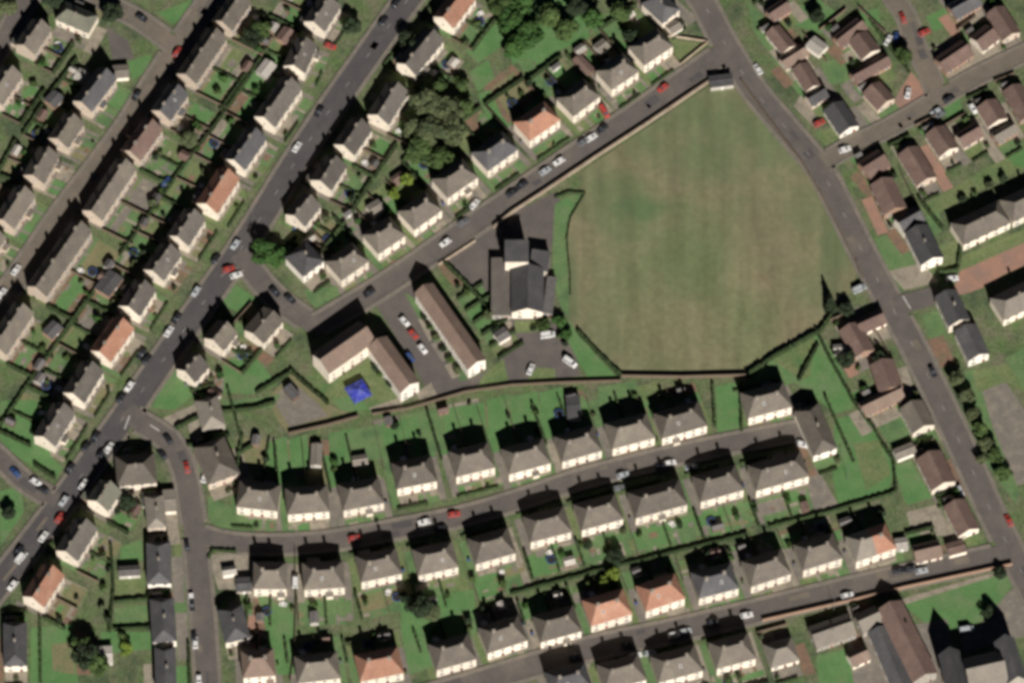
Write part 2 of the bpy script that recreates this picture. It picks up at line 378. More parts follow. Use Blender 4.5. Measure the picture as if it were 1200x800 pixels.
def roof_hip(b, x0, x1, y0, y1, ze, pitch, m, o=.28, th=.16, hipf=.72):
    L = x1 - x0; D = y1 - y0; t = math.tan(pitch)
    X0, X1, Y0, Y1 = x0 - o, x1 + o, y0 - o, y1 + o; zb = ze - .1
    if L >= D:
        zr = zb + th + (Y1 - Y0) / 2 * t; h = min((Y1 - Y0) / 2 * hipf, (X1 - X0) / 2 - .05); ym = (Y0 + Y1) / 2
        A, C = (X0 + h, ym, zr), (X1 - h, ym, zr); sides = [(4, 5, 9, 8), (5, 6, 9), (6, 7, 8, 9), (7, 4, 8)]
    else:
        zr = zb + th + (X1 - X0) / 2 * t; h = min((X1 - X0) / 2 * hipf, (Y1 - Y0) / 2 - .05); xm = (X0 + X1) / 2
        A, C = (xm, Y0 + h, zr), (xm, Y1 - h, zr); sides = [(4, 5, 8), (5, 6, 9, 8), (6, 7, 9), (7, 4, 8, 9)]
    p = [(X0, Y0, zb), (X1, Y0, zb), (X1, Y1, zb), (X0, Y1, zb), (X0, Y0, zb + th), (X1, Y0, zb + th), (X1, Y1, zb + th), (X0, Y1, zb + th), A, C]
    b.mesh(p, [(3, 2, 1, 0), (0, 1, 5, 4), (1, 2, 6, 5), (2, 3, 7, 6), (3, 0, 4, 7)] + sides, m)
    return zr

COLWORD = dict(roof_weathered='weathered brown-grey', roof_grey='grey-roofed', roof_slate='dark slate-roofed', roof_pale='pale-roofed', roof_brown='brown-roofed', roof_tan='tan-roofed', roof_orange='orange-roofed', roof_green='moss-roofed')
HOUSES = []
def house(label, ref, p1, p2, depth=8.2, kind='gable', roof='roof_grey', wall='wall_cream', eaves=5.3, pitch=37, chim='semi', name='house', group=None, doors=None, world=None, cat='house', bay=3.45, mixed=None):
    if world: A, B = world
    else: A, B = G(*p1), G(*p2)
    d = B - A; L = d.length; rz = math.atan2(d.y, d.x)
    rt = empty(name, A, rz, label, cat, group); D = depth; tp = math.tan(R(pitch))
    b = MB()
    if kind == 'gable':      # ridge parallel to the front
        zr = eaves + D / 2 * tp
        p = [(0, 0, 0), (L, 0, 0), (L, D, 0), (0, D, 0), (0, 0, eaves), (L, 0, eaves), (L, D, eaves), (0, D, eaves), (0, D / 2, zr), (L, D / 2, zr)]
        b.mesh(p, [(0, 1, 5, 4), (2, 3, 7, 6), (1, 2, 6, 9, 5), (3, 0, 4, 8, 7)], wall)
    elif kind == 'cross':    # gable wall faces the front
        zr = eaves + L / 2 * tp
        p = [(0, 0, 0), (L, 0, 0), (L, D, 0), (0, D, 0), (0, 0, eaves), (L, 0, eaves), (L, D, eaves), (0, D, eaves), (L / 2, 0, zr), (L / 2, D, zr)]
        b.mesh(p, [(0, 1, 5, 8, 4), (2, 3, 7, 9, 6), (1, 2, 6, 5), (3, 0, 4, 7)], wall)
    else:
        b.box(0, 0, 0, L, D, eaves, wall)
    b.build('wall', rt)
    b = MB()
    if kind == 'gable': zt = roof_gable(b, 0, L, 0, D, eaves, R(pitch), roof)
    elif kind == 'cross':
        q = MB(); zt = roof_gable(q, 0, D, 0, L, eaves, R(pitch), roof)
        b.mesh([(L - y, x, z) for x, y, z in q.v], q.f, roof)
    elif kind == 'flat':
        b.box(-.15, -.15, eaves - .1, L + .15, D + .15, eaves + .18, roof); zt = eaves + .18
    else: zt = roof_hip(b, 0, L, 0, D, eaves, R(pitch), roof)
    rf = b.build('roof', rt)
    if mixed:   # the other half of the pair has been re-roofed in another tile
        rf.data.materials.append(MATS[mixed]); bm = bmesh.new(); bm.from_mesh(rf.data)
        bmesh.ops.bisect_plane(bm, geom=bm.verts[:] + bm.edges[:] + bm.faces[:], plane_co=(L * .52, 0, 0), plane_no=(1, 0, 0))
        for f_ in bm.faces:
            if f_.calc_center_median().x > L * .52: f_.material_index = 1
        bm.to_mesh(rf.data); bm.free()
    # chimneys are part of the roof
    if kind in ('gable', 'cross', 'hip') and chim:
        along = L if (kind == 'gable' or (kind == 'hip' and L >= D)) else D
        if chim == 'semi': fr = (.27, .73) if kind == 'hip' else (.22, .72)
        elif chim == 'one': fr = (.5,)
        elif chim == 'terrace': fr = [(k + .5) / max(2, round(L / 7)) for k in range(max(2, round(L / 7)))]
        else: fr = ()
        for f in fr:
            if along == L and kind != 'cross': put(CHIM if len(fr) > 1 else CHIM2, 'chimney', rf, f * L, D / 2 + random.choice((-.05, .1, -.6)), zt - .15)
            else: put(CHIM2, 'chimney', rf, L / 2 + random.choice((0, .5)), f * D, zt - .15, math.pi / 2)
    # openings
    two = eaves > 4.2
    nb = max(2, round(L / bay))
    for k in range(nb):
        x = (k + .5) * L / nb
        isdoor = (k % 4 in (1, 2)) if doors is None else (k in doors)
        if isdoor: put(DOOR, 'door', rt, x, 0, 0)
        else: put(W_WIDE if two or nb < 4 else W_MID, 'window', rt, x, 0, .85)
        if two: put(W_MID, 'window', rt, x, 0, 3.35)
    if kind == 'gable' or (kind == 'cross' and depth > 9):
        put(W_SMALL, 'window', rt, 0, D * .5, 3.4 if two else 1.1, -math.pi / 2)
    if kind == 'cross' and depth > 9:
        for y in [D * (q + .5) / max(2, int(D / 4)) for q in range(max(2, int(D / 4)))]:
            put(W_MID, 'window', rt, 0, y, 1, -math.pi / 2)
            if two: put(W_MID, 'window', rt, 0, y, 3.4, -math.pi / 2)
    if two and kind in ('gable', 'hip') and name == 'semi_detached_house':
        if random.random() < .3:
            x = random.choice((1.5, 2.5)) * L / nb; q = MB(); q.box(x - 1.1, -1.5, 0, x + 1.1, -.08, 2.3, wall); pc = q.build('porch', rt)
            q = MB(); q.mesh([(x - 1.3, -1.7, 2.3), (x + 1.3, -1.7, 2.3), (x + 1.3, -.02, 2.3), (x - 1.3, -.02, 2.3), (x - 1.3, -.02, 3.0), (x + 1.3, -.02, 3.0)], [(3, 2, 1, 0), (0, 1, 5, 4), (1, 2, 5), (3, 0, 4), (2, 3, 4, 5)], roof); q.build('porch_roof', pc)
        if random.random() < .3:
            x = random.choice((.12, .55)) * L; w_ = random.uniform(3, 4.6); e = random.uniform(2.4, 3.6); q = MB(); q.box(x, D + .03, 0, x + w_, D + e, 2.6, random.choice((wall, 'wall_brick'))); ex = q.build('extension', rt)
            q = MB(); q.mesh([(x - .15, D + .02, 2.6), (x + w_ + .15, D + .02, 2.6), (x + w_ + .15, D + e + .2, 2.6), (x - .15, D + e + .2, 2.6), (x - .15, D + .02, 3.5), (x + w_ + .15, D + .02, 3.5)], [(0, 1, 2, 3), (4, 3, 2, 5), (0, 3, 4), (1, 5, 2), (0, 4, 5, 1)], random.choice((roof, 'shed_roof', 'roof_pale'))); q.build('extension_roof', ex)
        if random.random() < .22:   # rooflight in the sunny slope
            yy = D * .28; x = random.uniform(.35, .65) * L; q = MB(); q.box(-.4, -.55, .2, .4, .55, .27, 'frame_white'); q.box(-.3, -.45, .27, .3, .45, .285, 'glass'); o = q.build('rooflight', rf); o.location = (x, yy, eaves + yy * tp); o.rotation_euler = (R(pitch), 0, 0)
    HOUSES.append((ref, A, d.normalized(), L, D))
    return rt

# ------------------------------------------------------------------ hedges, fences, sheds, shrubs
def hedge_mesh(L, w_=.9, h_=1.5, m='hedge', closed=True):
    b = MB(); n = max(2, int(L / .7)); J = lambda a: random.uniform(-a, a)
    ring = [(-w_ / 2, 0), (-w_ / 2 * 1.05, h_ * .55), (-w_ / 2 * .7, h_), (w_ / 2 * .7, h_), (w_ / 2 * 1.05, h_ * .55), (w_ / 2, 0)]
    P = []
    for i in range(n + 1):
        hh = 1 + J(.16)
        for (y, z) in ring: P.append((L * i / n + J(.1), y + J(.16), z * hh))
    F = []
    for i in range(n):
        for k in range(5): F.append((6 * i + k, 6 * i + k + 1, 6 * i + 7 + k, 6 * i + 6 + k))
    F += [(0, 1, 2, 3, 4, 5), tuple(6 * n + k for k in (5, 4, 3, 2, 1, 0))]
    b.mesh(P, F, m); return b
def seg(o, a, c):
    o.location = (a.x, a.y, 0); d = c - a; o.rotation_euler = (0, 0, math.atan2(d.y, d.x)); return o
def hedge(a, c, label, h_=1.5, w_=.9, m='hedge'):
    return tag(seg(hedge_mesh((c - a).length, w_, h_, m).build('hedge'), a, c), label, 'hedge', 'garden hedges')
def fence(a, c, label, h_=1.6):
    L = (c - a).length; b = MB(); n = max(1, round(L / 2.4))
    b.box(0, -.03, .08, L, .03, h_, 'timber')
    for i in range(n + 1): b.box(L * i / n - .06, -.09, 0, L * i / n + .06, -.03, h_ + .08, 'timber')
    return tag(seg(b.build('fence'), a, c), label, 'fence', 'garden fences')
def polywall(pts, label, h_=1.4, w_=.35, m='wall_garden', cap=None, name='garden_wall', cat='wall'):
    P = [G(*p) for p in pts]; b = MB(); N = normals(P)
    for i in range(len(P) - 1):
        a, c = P[i], P[i + 1]; n0 = N[i] * w_ / 2; n1 = N[i + 1] * w_ / 2
        q = [a - n0, c - n1, c + n1, a + n0]
        e = [(0, 1, 5, 4), (2, 3, 7, 6), (4, 5, 6, 7)]
        if i == 0: e.append((3, 0, 4, 7))
        if i == len(P) - 2: e.append((1, 2, 6, 5))
        b.mesh([(v.x, v.y, 0) for v in q] + [(v.x, v.y, h_) for v in q], e, m)
    o = b.build(name); return tag(o, label, cat)
def polyhedge(pts, label, h_=1.6, w_=1.0, m='hedge'):
    P = [G(*p) for p in pts]; big = MB()
    for i in range(len(P) - 1):
        a, c = P[i], P[i + 1]; d = c - a; an = math.atan2(d.y, d.x); ca, sa = math.cos(an), math.sin(an)
        q = hedge_mesh(d.length + .3, w_, h_, m)
        big.mesh([(a.x + x * ca - y * sa, a.y + x * sa + y * ca, z) for x, y, z in q.v], q.f, m)
    return tag(big.build('hedge'), label, 'hedge', 'garden hedges')
def shed(pos, rz, label, w_=3.2, d_=2.4, h_=2.1, wall='shed_wood', roof='shed_roof', cat='shed', name='garden_shed', rise=.55):
    rt = empty(name, (pos.x, pos.y, 0), rz, label, cat, 'garden sheds' if name == 'garden_shed' else None)
    b = MB(); b.mesh([(-w_/2, -d_/2, 0), (w_/2, -d_/2, 0), (w_/2, d_/2, 0), (-w_/2, d_/2, 0), (-w_/2, -d_/2, h_), (w_/2, -d_/2, h_), (w_/2, d_/2, h_), (-w_/2, d_/2, h_), (-w_/2, 0, h_ + rise), (w_/2, 0, h_ + rise)],
                      [(0, 1, 5, 4), (2, 3, 7, 6), (1, 2, 6, 9, 5), (3, 0, 4, 8, 7)], wall); b.build('wall', rt)
    b = MB(); roof_gable(b, -w_/2, w_/2, -d_/2, d_/2, h_, math.atan(rise / (d_ / 2)), roof, o=.15, og=.12, th=.08); b.build('roof', rt)
    b = MB(); b.box(-.45, -d_/2 - .05, 0.05, .45, -d_/2 + .01, 1.85, 'frame_white' if wall != 'shed_wood' else 'timber'); b.build('door', rt)
    return rt
def leaf_blob(b, n, rx, ry, rz, zc, m, size, lobes, rng, conical=False):
    L = []
    for k in range(lobes):
        a = rng.uniform(0, 2 * math.pi); e = rng.uniform(-.5, .95); r = rng.uniform(.35, .78)
        L.append((Vector((math.cos(a) * r * rx * math.sqrt(max(.1, 1 - e * e)), math.sin(a) * r * ry * math.sqrt(max(.1, 1 - e * e)), e * rz * .7)), rng.uniform(.3, .52)))
    L.append((Vector((0, 0, 0)), .62))
    for i in range(n):
        v = Vector((rng.gauss(0, 1), rng.gauss(0, 1), rng.gauss(0, 1))).normalized()
        rr = rng.uniform(.72, 1.05)
        if conical:
            h = rng.random() ** 1.5; a = rng.uniform(0, 2 * math.pi); q = (1 - h) * rng.uniform(.6, 1.05) + .04
            p = Vector((math.cos(a) * q * rx, math.sin(a) * q * ry, (h * 2 - 1) * rz))
        else:
            c, s = rng.choice(L); p = c + Vector((v.x * rx, v.y * ry, v.z * rz)) * s * rr
        u = (v + Vector((rng.uniform(-.7, .7), rng.uniform(-.7, .7), rng.uniform(-.2, .9)))).normalized()
        t = u.orthogonal().normalized(); t = Matrix.Rotation(rng.uniform(0, 6.28), 3, u) @ t; w2 = u.cross(t)
        s = size * rng.uniform(.6, 1.3); p = p + Vector((0, 0, zc))
        b.poly([p - t * s - w2 * s * .6, p + t * s - w2 * s * .7, p + t * s * .8 + w2 * s * .7, p - t * s * .9 + w2 * s * .6], m)
def trunk_mesh(h_, r):
    b = MB(); b.cyl((0, 0, 0), (0, 0, h_ * .55), r, r * .7, 8, 'bark')
    for k in range(5):
        a = k * 1.26; b.cyl((0, 0, h_ * .5), (math.cos(a) * h_ * .28, math.sin(a) * h_ * .28, h_ * .85), r * .55, r * .15, 6, 'bark')
    return b.data('trunk')
TRUNK = trunk_mesh(8, .35)
def crown_mesh(m, seed, n=1300, conical=False, size=.42):
    rng = random.Random(seed); b = MB(); leaf_blob(b, n, 4, 4, 3.3 if not conical else 4.2, 5.2 if not conical else 4.6, m, size, 11, rng, conical); return b.data('crown')
CROWNS = {}
for m in ('leaf_green', 'leaf_olive', 'leaf_dark', 'leaf_lime', 'leaf_bright'):
    CROWNS[m] = [crown_mesh(m, 11 + k * 5 + len(m)) for k in range(3)]
CONE = crown_mesh('leaf_dark', 3, 1100, True)
def tree(px, py, r, h_, m, label, cat='tree', conical=False):
    p = G(px, py); o = empty('conifer' if conical else 'tree', p, random.uniform(0, 6.28), label, cat, 'trees')
    sx = r / 4; sz = h_ / 8.5
    c = link('crown', CONE if conical else random.choice(CROWNS[m]), o); c.scale = (sx, sx, sz)
    t = link('trunk', TRUNK, o); t.scale = (sx, sx, sz)
    return o
def shrub_mesh(m, seed):
    rng = random.Random(seed); b = MB(); leaf_blob(b, 260, 1, 1, .85, .8, m, .2, 5, rng); return b.data('shrub')
SHRUBS = {m: [shrub_mesh(m, 5 + k) for k in range(2)] for m in ('leaf_green', 'leaf_dark', 'leaf_olive', 'leaf_bright')}
def shrub(pos, r, m, label):
    o = tag(link('shrub', random.choice(SHRUBS[m])), label, 'shrub', 'garden shrubs')
    o.location = (pos.x, pos.y, 0); o.scale = (r, r, r * random.uniform(.8, 1.3)); o.rotation_euler = (0, 0, random.uniform(0, 6)); return o

# ------------------------------------------------------------------ rows of houses
# row: (phrase, from, kind, depth, front yard m, back yard m, half gap m, [(p1, p2, options)])
O = dict(roof='roof_orange'); SLT = dict(roof='roof_slate')
ROWS = [
 ("west of diagonal road", 'north', 'gable', 8.6, 4.5, 13, 1.6, [
   ((380, 46), (401, 14), {}), ((357, 95), (373, 60), dict(depth=7.6)), ((322, 158), (357, 108), {}), ((287, 208), (315, 168), SLT), ((255, 259), (283, 215), O), ((221, 297), (243, 263), {}),
   ((192, 337), (215, 304), {}), ((164, 379), (185, 346), {}), ((130, 432), (160, 390), O), ((99, 480), (124, 440), {}), ((65, 531), (91, 489), {})]),
 ("east of diagonal road", 'north', 'gable', 8.6, 9, 5, 1.6, [
   ((531, 42), (560, 4), O), ((487, 97), (523, 53), {}), ((455, 155), (481, 114), {}), ((415, 191), (438, 158), {}), ((388, 232), (408, 201), {}), ((357, 274), (378, 248), {}),
   ((262, 419), (280, 397), dict(roof='roof_grey')), ((229, 456), (247, 436), {}), ((127, 607), (144, 582), dict(roof='roof_green')), ((91, 665), (117, 624), {}), ((52, 719), (78, 679), O)]),
 ("east of northwest road", 'north', 'gable', 7.6, 13, 2, 1.0, [
   ((272, 45), (294, 13), {}), ((230, 107), (266, 54), {}), ((200, 150), (221, 120), SLT), ((165, 197), (191, 161), dict(roof='roof_brown')), ((120, 267), (160, 207), {}), ((55, 356), (108, 280), {}), ((8, 424), (40, 376), {})]),
 ("west of northwest road", 'north', 'gable', 7.6, 6, 10, 1.2, [
   ((108, 140), (137, 102), SLT), ((80, 182), (99, 154), {}), ((52, 224), (70, 192), {}), ((17, 277), (42, 239), {}), ((-10, 312), (8, 288), {})]),
 ("east of corner road", 'north', 'gable', 7.6, 8, 3, 1.2, [((41, 73), (61, 44), {}), ((3, 132), (27, 98), {})]),
 ("north of field street", 'west', 'hip', 9.0, 5.5, 14, 2.0, [
   ((401, 337), (432, 315), {}), ((444, 306), (475, 285), {}), ((486, 278), (518, 255), {}), ((525, 241), (560, 217), {}), ((572, 209), (607, 184), SLT), ((621, 174), (656, 150), O), ((672, 145), (703, 122), {}),
   ((717, 114), (748, 93), {}), ((755, 86), (788, 64), {})]),
 ("north of curved street", 'west', 'hip', 9.6, 5, 20, 2.4, [
   ((278, 602), (325, 607), {}), ((338, 611), (386, 607), {}), ((403, 606), (450, 597), {}), ((466, 581), (512, 572), {}), ((535, 567), (580, 556), {}), ((597, 564), (645, 551), {}), ((659, 549), (705, 536), dict(by=17)),
   ((718, 534), (767, 521), dict(by=12.5)), ((776, 522), (828, 507), dict(by=10)), ((877, 498), (927, 485), dict(by=4))]),
 ("south of curved street", 'west', 'hip', 9.6, 11, 4, 2.4, [
   ((298, 698), (336, 698), {}), ((357, 699), (404, 696), {}), ((424, 690), (471, 680), {}), ((491, 682), (537, 672), {}), ((558, 669), (604, 656), {}), ((622, 643), (669, 631), {}), ((682, 629), (730, 616), {}),
   ((745, 615), (805, 599), {}), ((821, 596), (871, 582), {}), ((886, 583), (947, 566), {})]),
 ("north of south street", 'west', 'hip', 9.6, 5, 9, 2.4, [
   ((286, 802), (323, 799), dict(roof='roof_tan')), ((350, 808), (399, 802), {}), ((423, 806), (473, 796), O), ((512, 793), (558, 780), {}), ((572, 773), (618, 758), {}), ((634, 760), (681, 747), {}), ((693, 741), (740, 727), O), ((757, 724), (802, 709), O),
   ((819, 709), (865, 697), SLT), ((880, 695), (926, 680), {}), ((941, 676), (986, 662), {}), ((1003, 666), (1049, 650), dict(roof='roof_pale', mixed='roof_orange'))]),
 ("south of south street", 'west', 'hip', 9.6, 8, 4, 2.4, [((648, 826), (694, 814), SLT), ((709, 817), (757, 804), {}), ((772, 807), (823, 793), {}), ((840, 791), (885, 779), {})]),
]
FRONT = {'gable': ['lawn_mid', 'lawn_olive', 'lawn_dry', 'gravel', 'lawn_bright', 'lawn_mid', 'soil'], 'hip': ['lawn_mid', 'lawn_bright', 'lawn_olive', 'gravel', 'lawn_mid']}
BACK = ['lawn_bright', 'lawn_mid', 'lawn_bright', 'lawn_olive', 'lawn_mid', 'lawn_dry', 'paving', 'lawn_bright']
rr = random.Random(21)
def yard(ref, A, dx, L, D, fy, by, gap, kind, rear=.5):
    dy = Vector((-dx.y, dx.x, 0))
    P = lambda x, y: A + dx * x + dy * y
    q = lambda x0, y0, x1, y1: [P(x0, y0), P(x1, y0), P(x1, y1), P(x0, y1)]
    # paths beside the house
    for x0, x1 in ((-gap, -.02), (L + .02, L + gap)):
        sheet(q(x0, -fy * .9, x1, D + 2.5), rr.choice(['paving', 'lawn_olive', 'gravel', 'paving', 'lawn_mid']))
    half = [(0, L / 2), (L / 2, L)]
    for k, (a, c) in enumerate(half):
        m = rr.choice(FRONT[kind]); sheet(q(a + .2, -fy, c - .2, -1.0), m)
        sheet(q(a, -1.0, c, 0), rr.choice(['paving', 'gravel']))
        if rr.random() < .8:
            px = (a + c) / 2 + rr.uniform(-1.5, 1.5); sheet(q(px - .5, -fy, px + .5, -1), rr.choice(['paving', 'gravel']))
        a2, c2 = (a - gap, c) if k == 0 else (a, c + gap)
        y0, y1 = D + 2.2, D + by
        if by > 6:
            cut = y0 + (y1 - y0) * rr.uniform(.45, 1)
            sheet(q(a2 + .3, y0, c2 - .3, cut), rr.choice(BACK))
            if cut < y1 - 1: sheet(q(a2 + .3, cut, c2 - .3, y1), rr.choice(['soil', 'lawn_olive', 'lawn_mid', 'paving', 'gravel', 'lawn_dry']))
            sheet(q(a, D, c, y0), 'paving')
        if fy > 7:   # the long side lies in front
            cut = -fy * rr.uniform(.4, 1)
            sheet(q(a2 + .3, cut, c2 - .3, -2.2), rr.choice(BACK))
    for kk in range(9):
        bk = rr.random() < (.75 if by > fy else .3)
        x0 = rr.uniform(-gap, L); y0 = rr.uniform(D + 1, D + by - 2) if bk and by > 4 else rr.uniform(-fy + .5, -1.5)
        x1, y1 = x0 + rr.uniform(.8, 3.2), y0 + rr.uniform(.6, 2.4)
        sheet(q(x0, y0, x1, y1), rr.choice(['gravel', 'soil', 'paving', 'lawn_dry', 'gravel', 'lawn_bright', 'lawn_olive', 'paving']))
    long0, long1 = (D + .5, D + by) if by >= fy else (-fy, -.6)
    side = 'behind' if by >= fy else 'in front of'
    def ok(p): return not near_road(p, extra=1.2)
    a, c = P(-gap, long0), P(-gap, long1)
    if ok(a) and ok(c):
        (hedge if rr.random() < .55 else fence)(a, c, f'boundary beside the garden of {ref}')
    a, c = P(L / 2, long0), P(L / 2, long1)
    if ok(a) and ok(c):
        if rr.random() < .5: fence(a, c, f'thin fence splitting the garden of {ref}', 1.5)
        else: hedge(a, c, f'low hedge splitting the garden of {ref}', 1.1, .7)
    end = long1 if by >= fy else long0
    a, c = P(-gap, end), P(L + gap, end)
    if ok(a) and ok(c) and ok((a + c) / 2) and rear > rr.random():
        hedge(a, c, f'dark hedge ending the garden of {ref}', 1.7, 1.0)
    # low hedge along the street
    st = -fy if by >= fy else D + by
    a, c = P(-gap * .5, st), P(L * rr.choice((.45, .7, 1)), st)
    if rr.random() < .75 and ok(a) and ok(c): hedge(a, c, f'low street hedge outside {ref}', 1.0, .6)
    # shed, shrubs
    far = long1 - 2.2 if by >= fy else long0 + 2.2
    if rr.random() < .62 and abs(long1 - long0) > 8:
        p = P(rr.choice((L * .2, L * .78)), far)
        if ok(p):
            pale = rr.random() < .35
            shed(p, math.atan2(dx.y, dx.x) + rr.choice((0, 0, math.pi / 2)), f'{"pale" if pale else "brown timber"} shed in the garden of {ref}', rr.uniform(2.4, 4.2), rr.uniform(2, 3), 2.1, 'shed_pale' if pale else 'shed_wood', rr.choice(('shed_roof', 'shed_pale', 'shed_roof', 'roof_brown')))
    for kk in range(2):
        p = P(rr.uniform(-gap, L + gap), rr.uniform(long0 + 2, long1 - 1))
        if ok(p):
            m = rr.choice(list(SHRUBS)); shrub(p, rr.uniform(.8, 1.7), m, f'{("rounded", "straggly")[kk]} {"dark" if m == "leaf_dark" else "green"} shrub in the garden of {ref}')
    # bins and garden tables
    p = P(rr.choice((-gap * .5, L + gap * .5)), rr.uniform(1, D - 1))
    if rr.random() < .6:
        o = tag(link('wheelie_bin', BINS[rr.randrange(3)]), f'wheelie bin beside {ref}', 'bin', 'wheelie bins'); o.location = (p.x, p.y, 0); o.rotation_euler = (0, 0, rr.uniform(0, 6))
    p = P(rr.uniform(.1, .9) * L, (D + 3.5 if by >= fy else -3.2))
    if rr.random() < .6 and ok(p):
        o = tag(link('garden_table', TABLE), f'white garden table in the garden of {ref}', 'table', 'garden tables'); o.location = (p.x, p.y, 0); o.rotation_euler = (0, 0, rr.uniform(0, 6))
    p = P(rr.uniform(.1, .9) * L, (D + by * .6 if by >= fy else -fy * .55))
    if rr.random() < .3 and ok(p):
        o = empty('trampoline', (p.x, p.y, 0), 0, f'round dark trampoline in the garden of {ref}', 'trampoline', 'trampolines'); link('mat', TRAMP[0], o); link('frame', TRAMP[1], o)
    p = P(rr.uniform(.1, .9) * L, st + (1.2 if by >= fy else -1.2))
    if ok(p) and rr.random() < .6: shrub(p, rr.uniform(.6, 1.1), rr.choice(['leaf_dark', 'leaf_green']), f'small shrub on the street side of {ref}')

def bin_mesh(m):
    b = MB(); b.box(-.3, -.35, .05, .3, .35, 1.0, m, top=(-.04, -.05, -.04, -.05)); b.box(-.35, -.42, 1.0, .35, .42, 1.08, m); b.cyl((-.3, .36, .12), (.3, .36, .12), .12, .12, 8, 'tyre'); return b.data('wheelie_bin')
BINS = [bin_mesh(m) for m in ('car_blue', 'car_grey', 'leaf_green')]
def table_mesh():
    b = MB(); b.box(-.9, -.6, .7, .9, .6, .76, 'frame_white')
    for x in (-.8, .8):
        for y in (-.5, .5): b.box(x - .05, y - .05, 0, x + .05, y + .05, .7, 'frame_white')
    for y in (-1.05, 1.05): b.box(-.8, y - .2, .4, .8, y + .2, .46, 'frame_white'); b.box(-.7, y - .04, 0, -.6, y + .04, .4, 'frame_white'); b.box(.6, y - .04, 0, .7, y + .04, .4, 'frame_white'); b.box(-.04, min(y, 0), .3, .04, max(y, 0), .36, 'frame_white')
    return b.data('garden_table')
TABLE = table_mesh()
def tramp():
    a = MB(); a.cyl((0, 0, .84), (0, 0, .88), 1.35, 1.35, 18, 'tyre'); b = MB()
    for k in range(18):
        p = [Vector((math.cos(t) * r, math.sin(t) * r, .9)) for t, r in ((k * .349, 1.36), (k * .349, 1.7), (k * .349 + .349, 1.7), (k * .349 + .349, 1.36))]; b.poly(p[::1], 'car_blue')
    for k in range(6): b.cyl((math.cos(k * 1.047) * 1.6, math.sin(k * 1.047) * 1.6, 0), (math.cos(k * 1.047) * 1.6, math.sin(k * 1.047) * 1.6, .89), .05, .05, 5, 'metal')
    return a.data('mat'), b.data('frame')
TRAMP = tramp()
WORDK = {'gable': 'gabled', 'hip': 'hipped'}
for phrase, frm, kind, dep, fy, by, gap, hs in ROWS:
    for i, (p1, p2, op) in enumerate(hs):
        op = dict(op); roof = op.pop('roof', 'roof_weathered' if 'diagonal' in phrase else 'roof_grey'); dd = op.pop('depth', dep); by_ = op.pop('by', by)
        if 'diagonal' in phrase: p2 = (p1[0] + (p2[0] - p1[0]) * .91, p1[1] + (p2[1] - p1[1]) * .91); dd = min(dd, 8.0)
        L = (G(*p2) - G(*p1)).length
        what = 'terrace' if L > 17 and kind == 'gable' else 'house'
        ref = f"{ORD[i]} house from {frm}, {phrase}"
        wall = 'wall_cream' if kind == 'hip' else ('wall_pink' if 'northwest' in phrase or 'corner' in phrase else 'wall_cream')
        lab = f"{'half grey, half orange-roofed' if op.get('mixed') else COLWORD[roof]} {WORDK[kind]} {'terrace' if what == 'terrace' else 'pair'}, {ORD[i]} house from {frm}, {phrase}"
        house(lab, ref, p1, p2, dd, kind, roof, wall, eaves=rr.uniform(5.5, 5.8), pitch=(37 if kind == 'hip' else 40), chim='terrace' if what == 'terrace' else 'semi',
              name='terrace' if what == 'terrace' else 'semi_detached_house', group='houses ' + phrase, **op)
        yard(ref, *[HOUSES[-1][k] for k in (1, 2, 3, 4)], fy, by_, gap, kind, {'west of diagonal road': .1, 'east of northwest road': .1, 'north of curved street': 0, 'south of curved street': 0, 'north of south street': 0}.get(phrase, .55))

NROW = len(HOUSES)
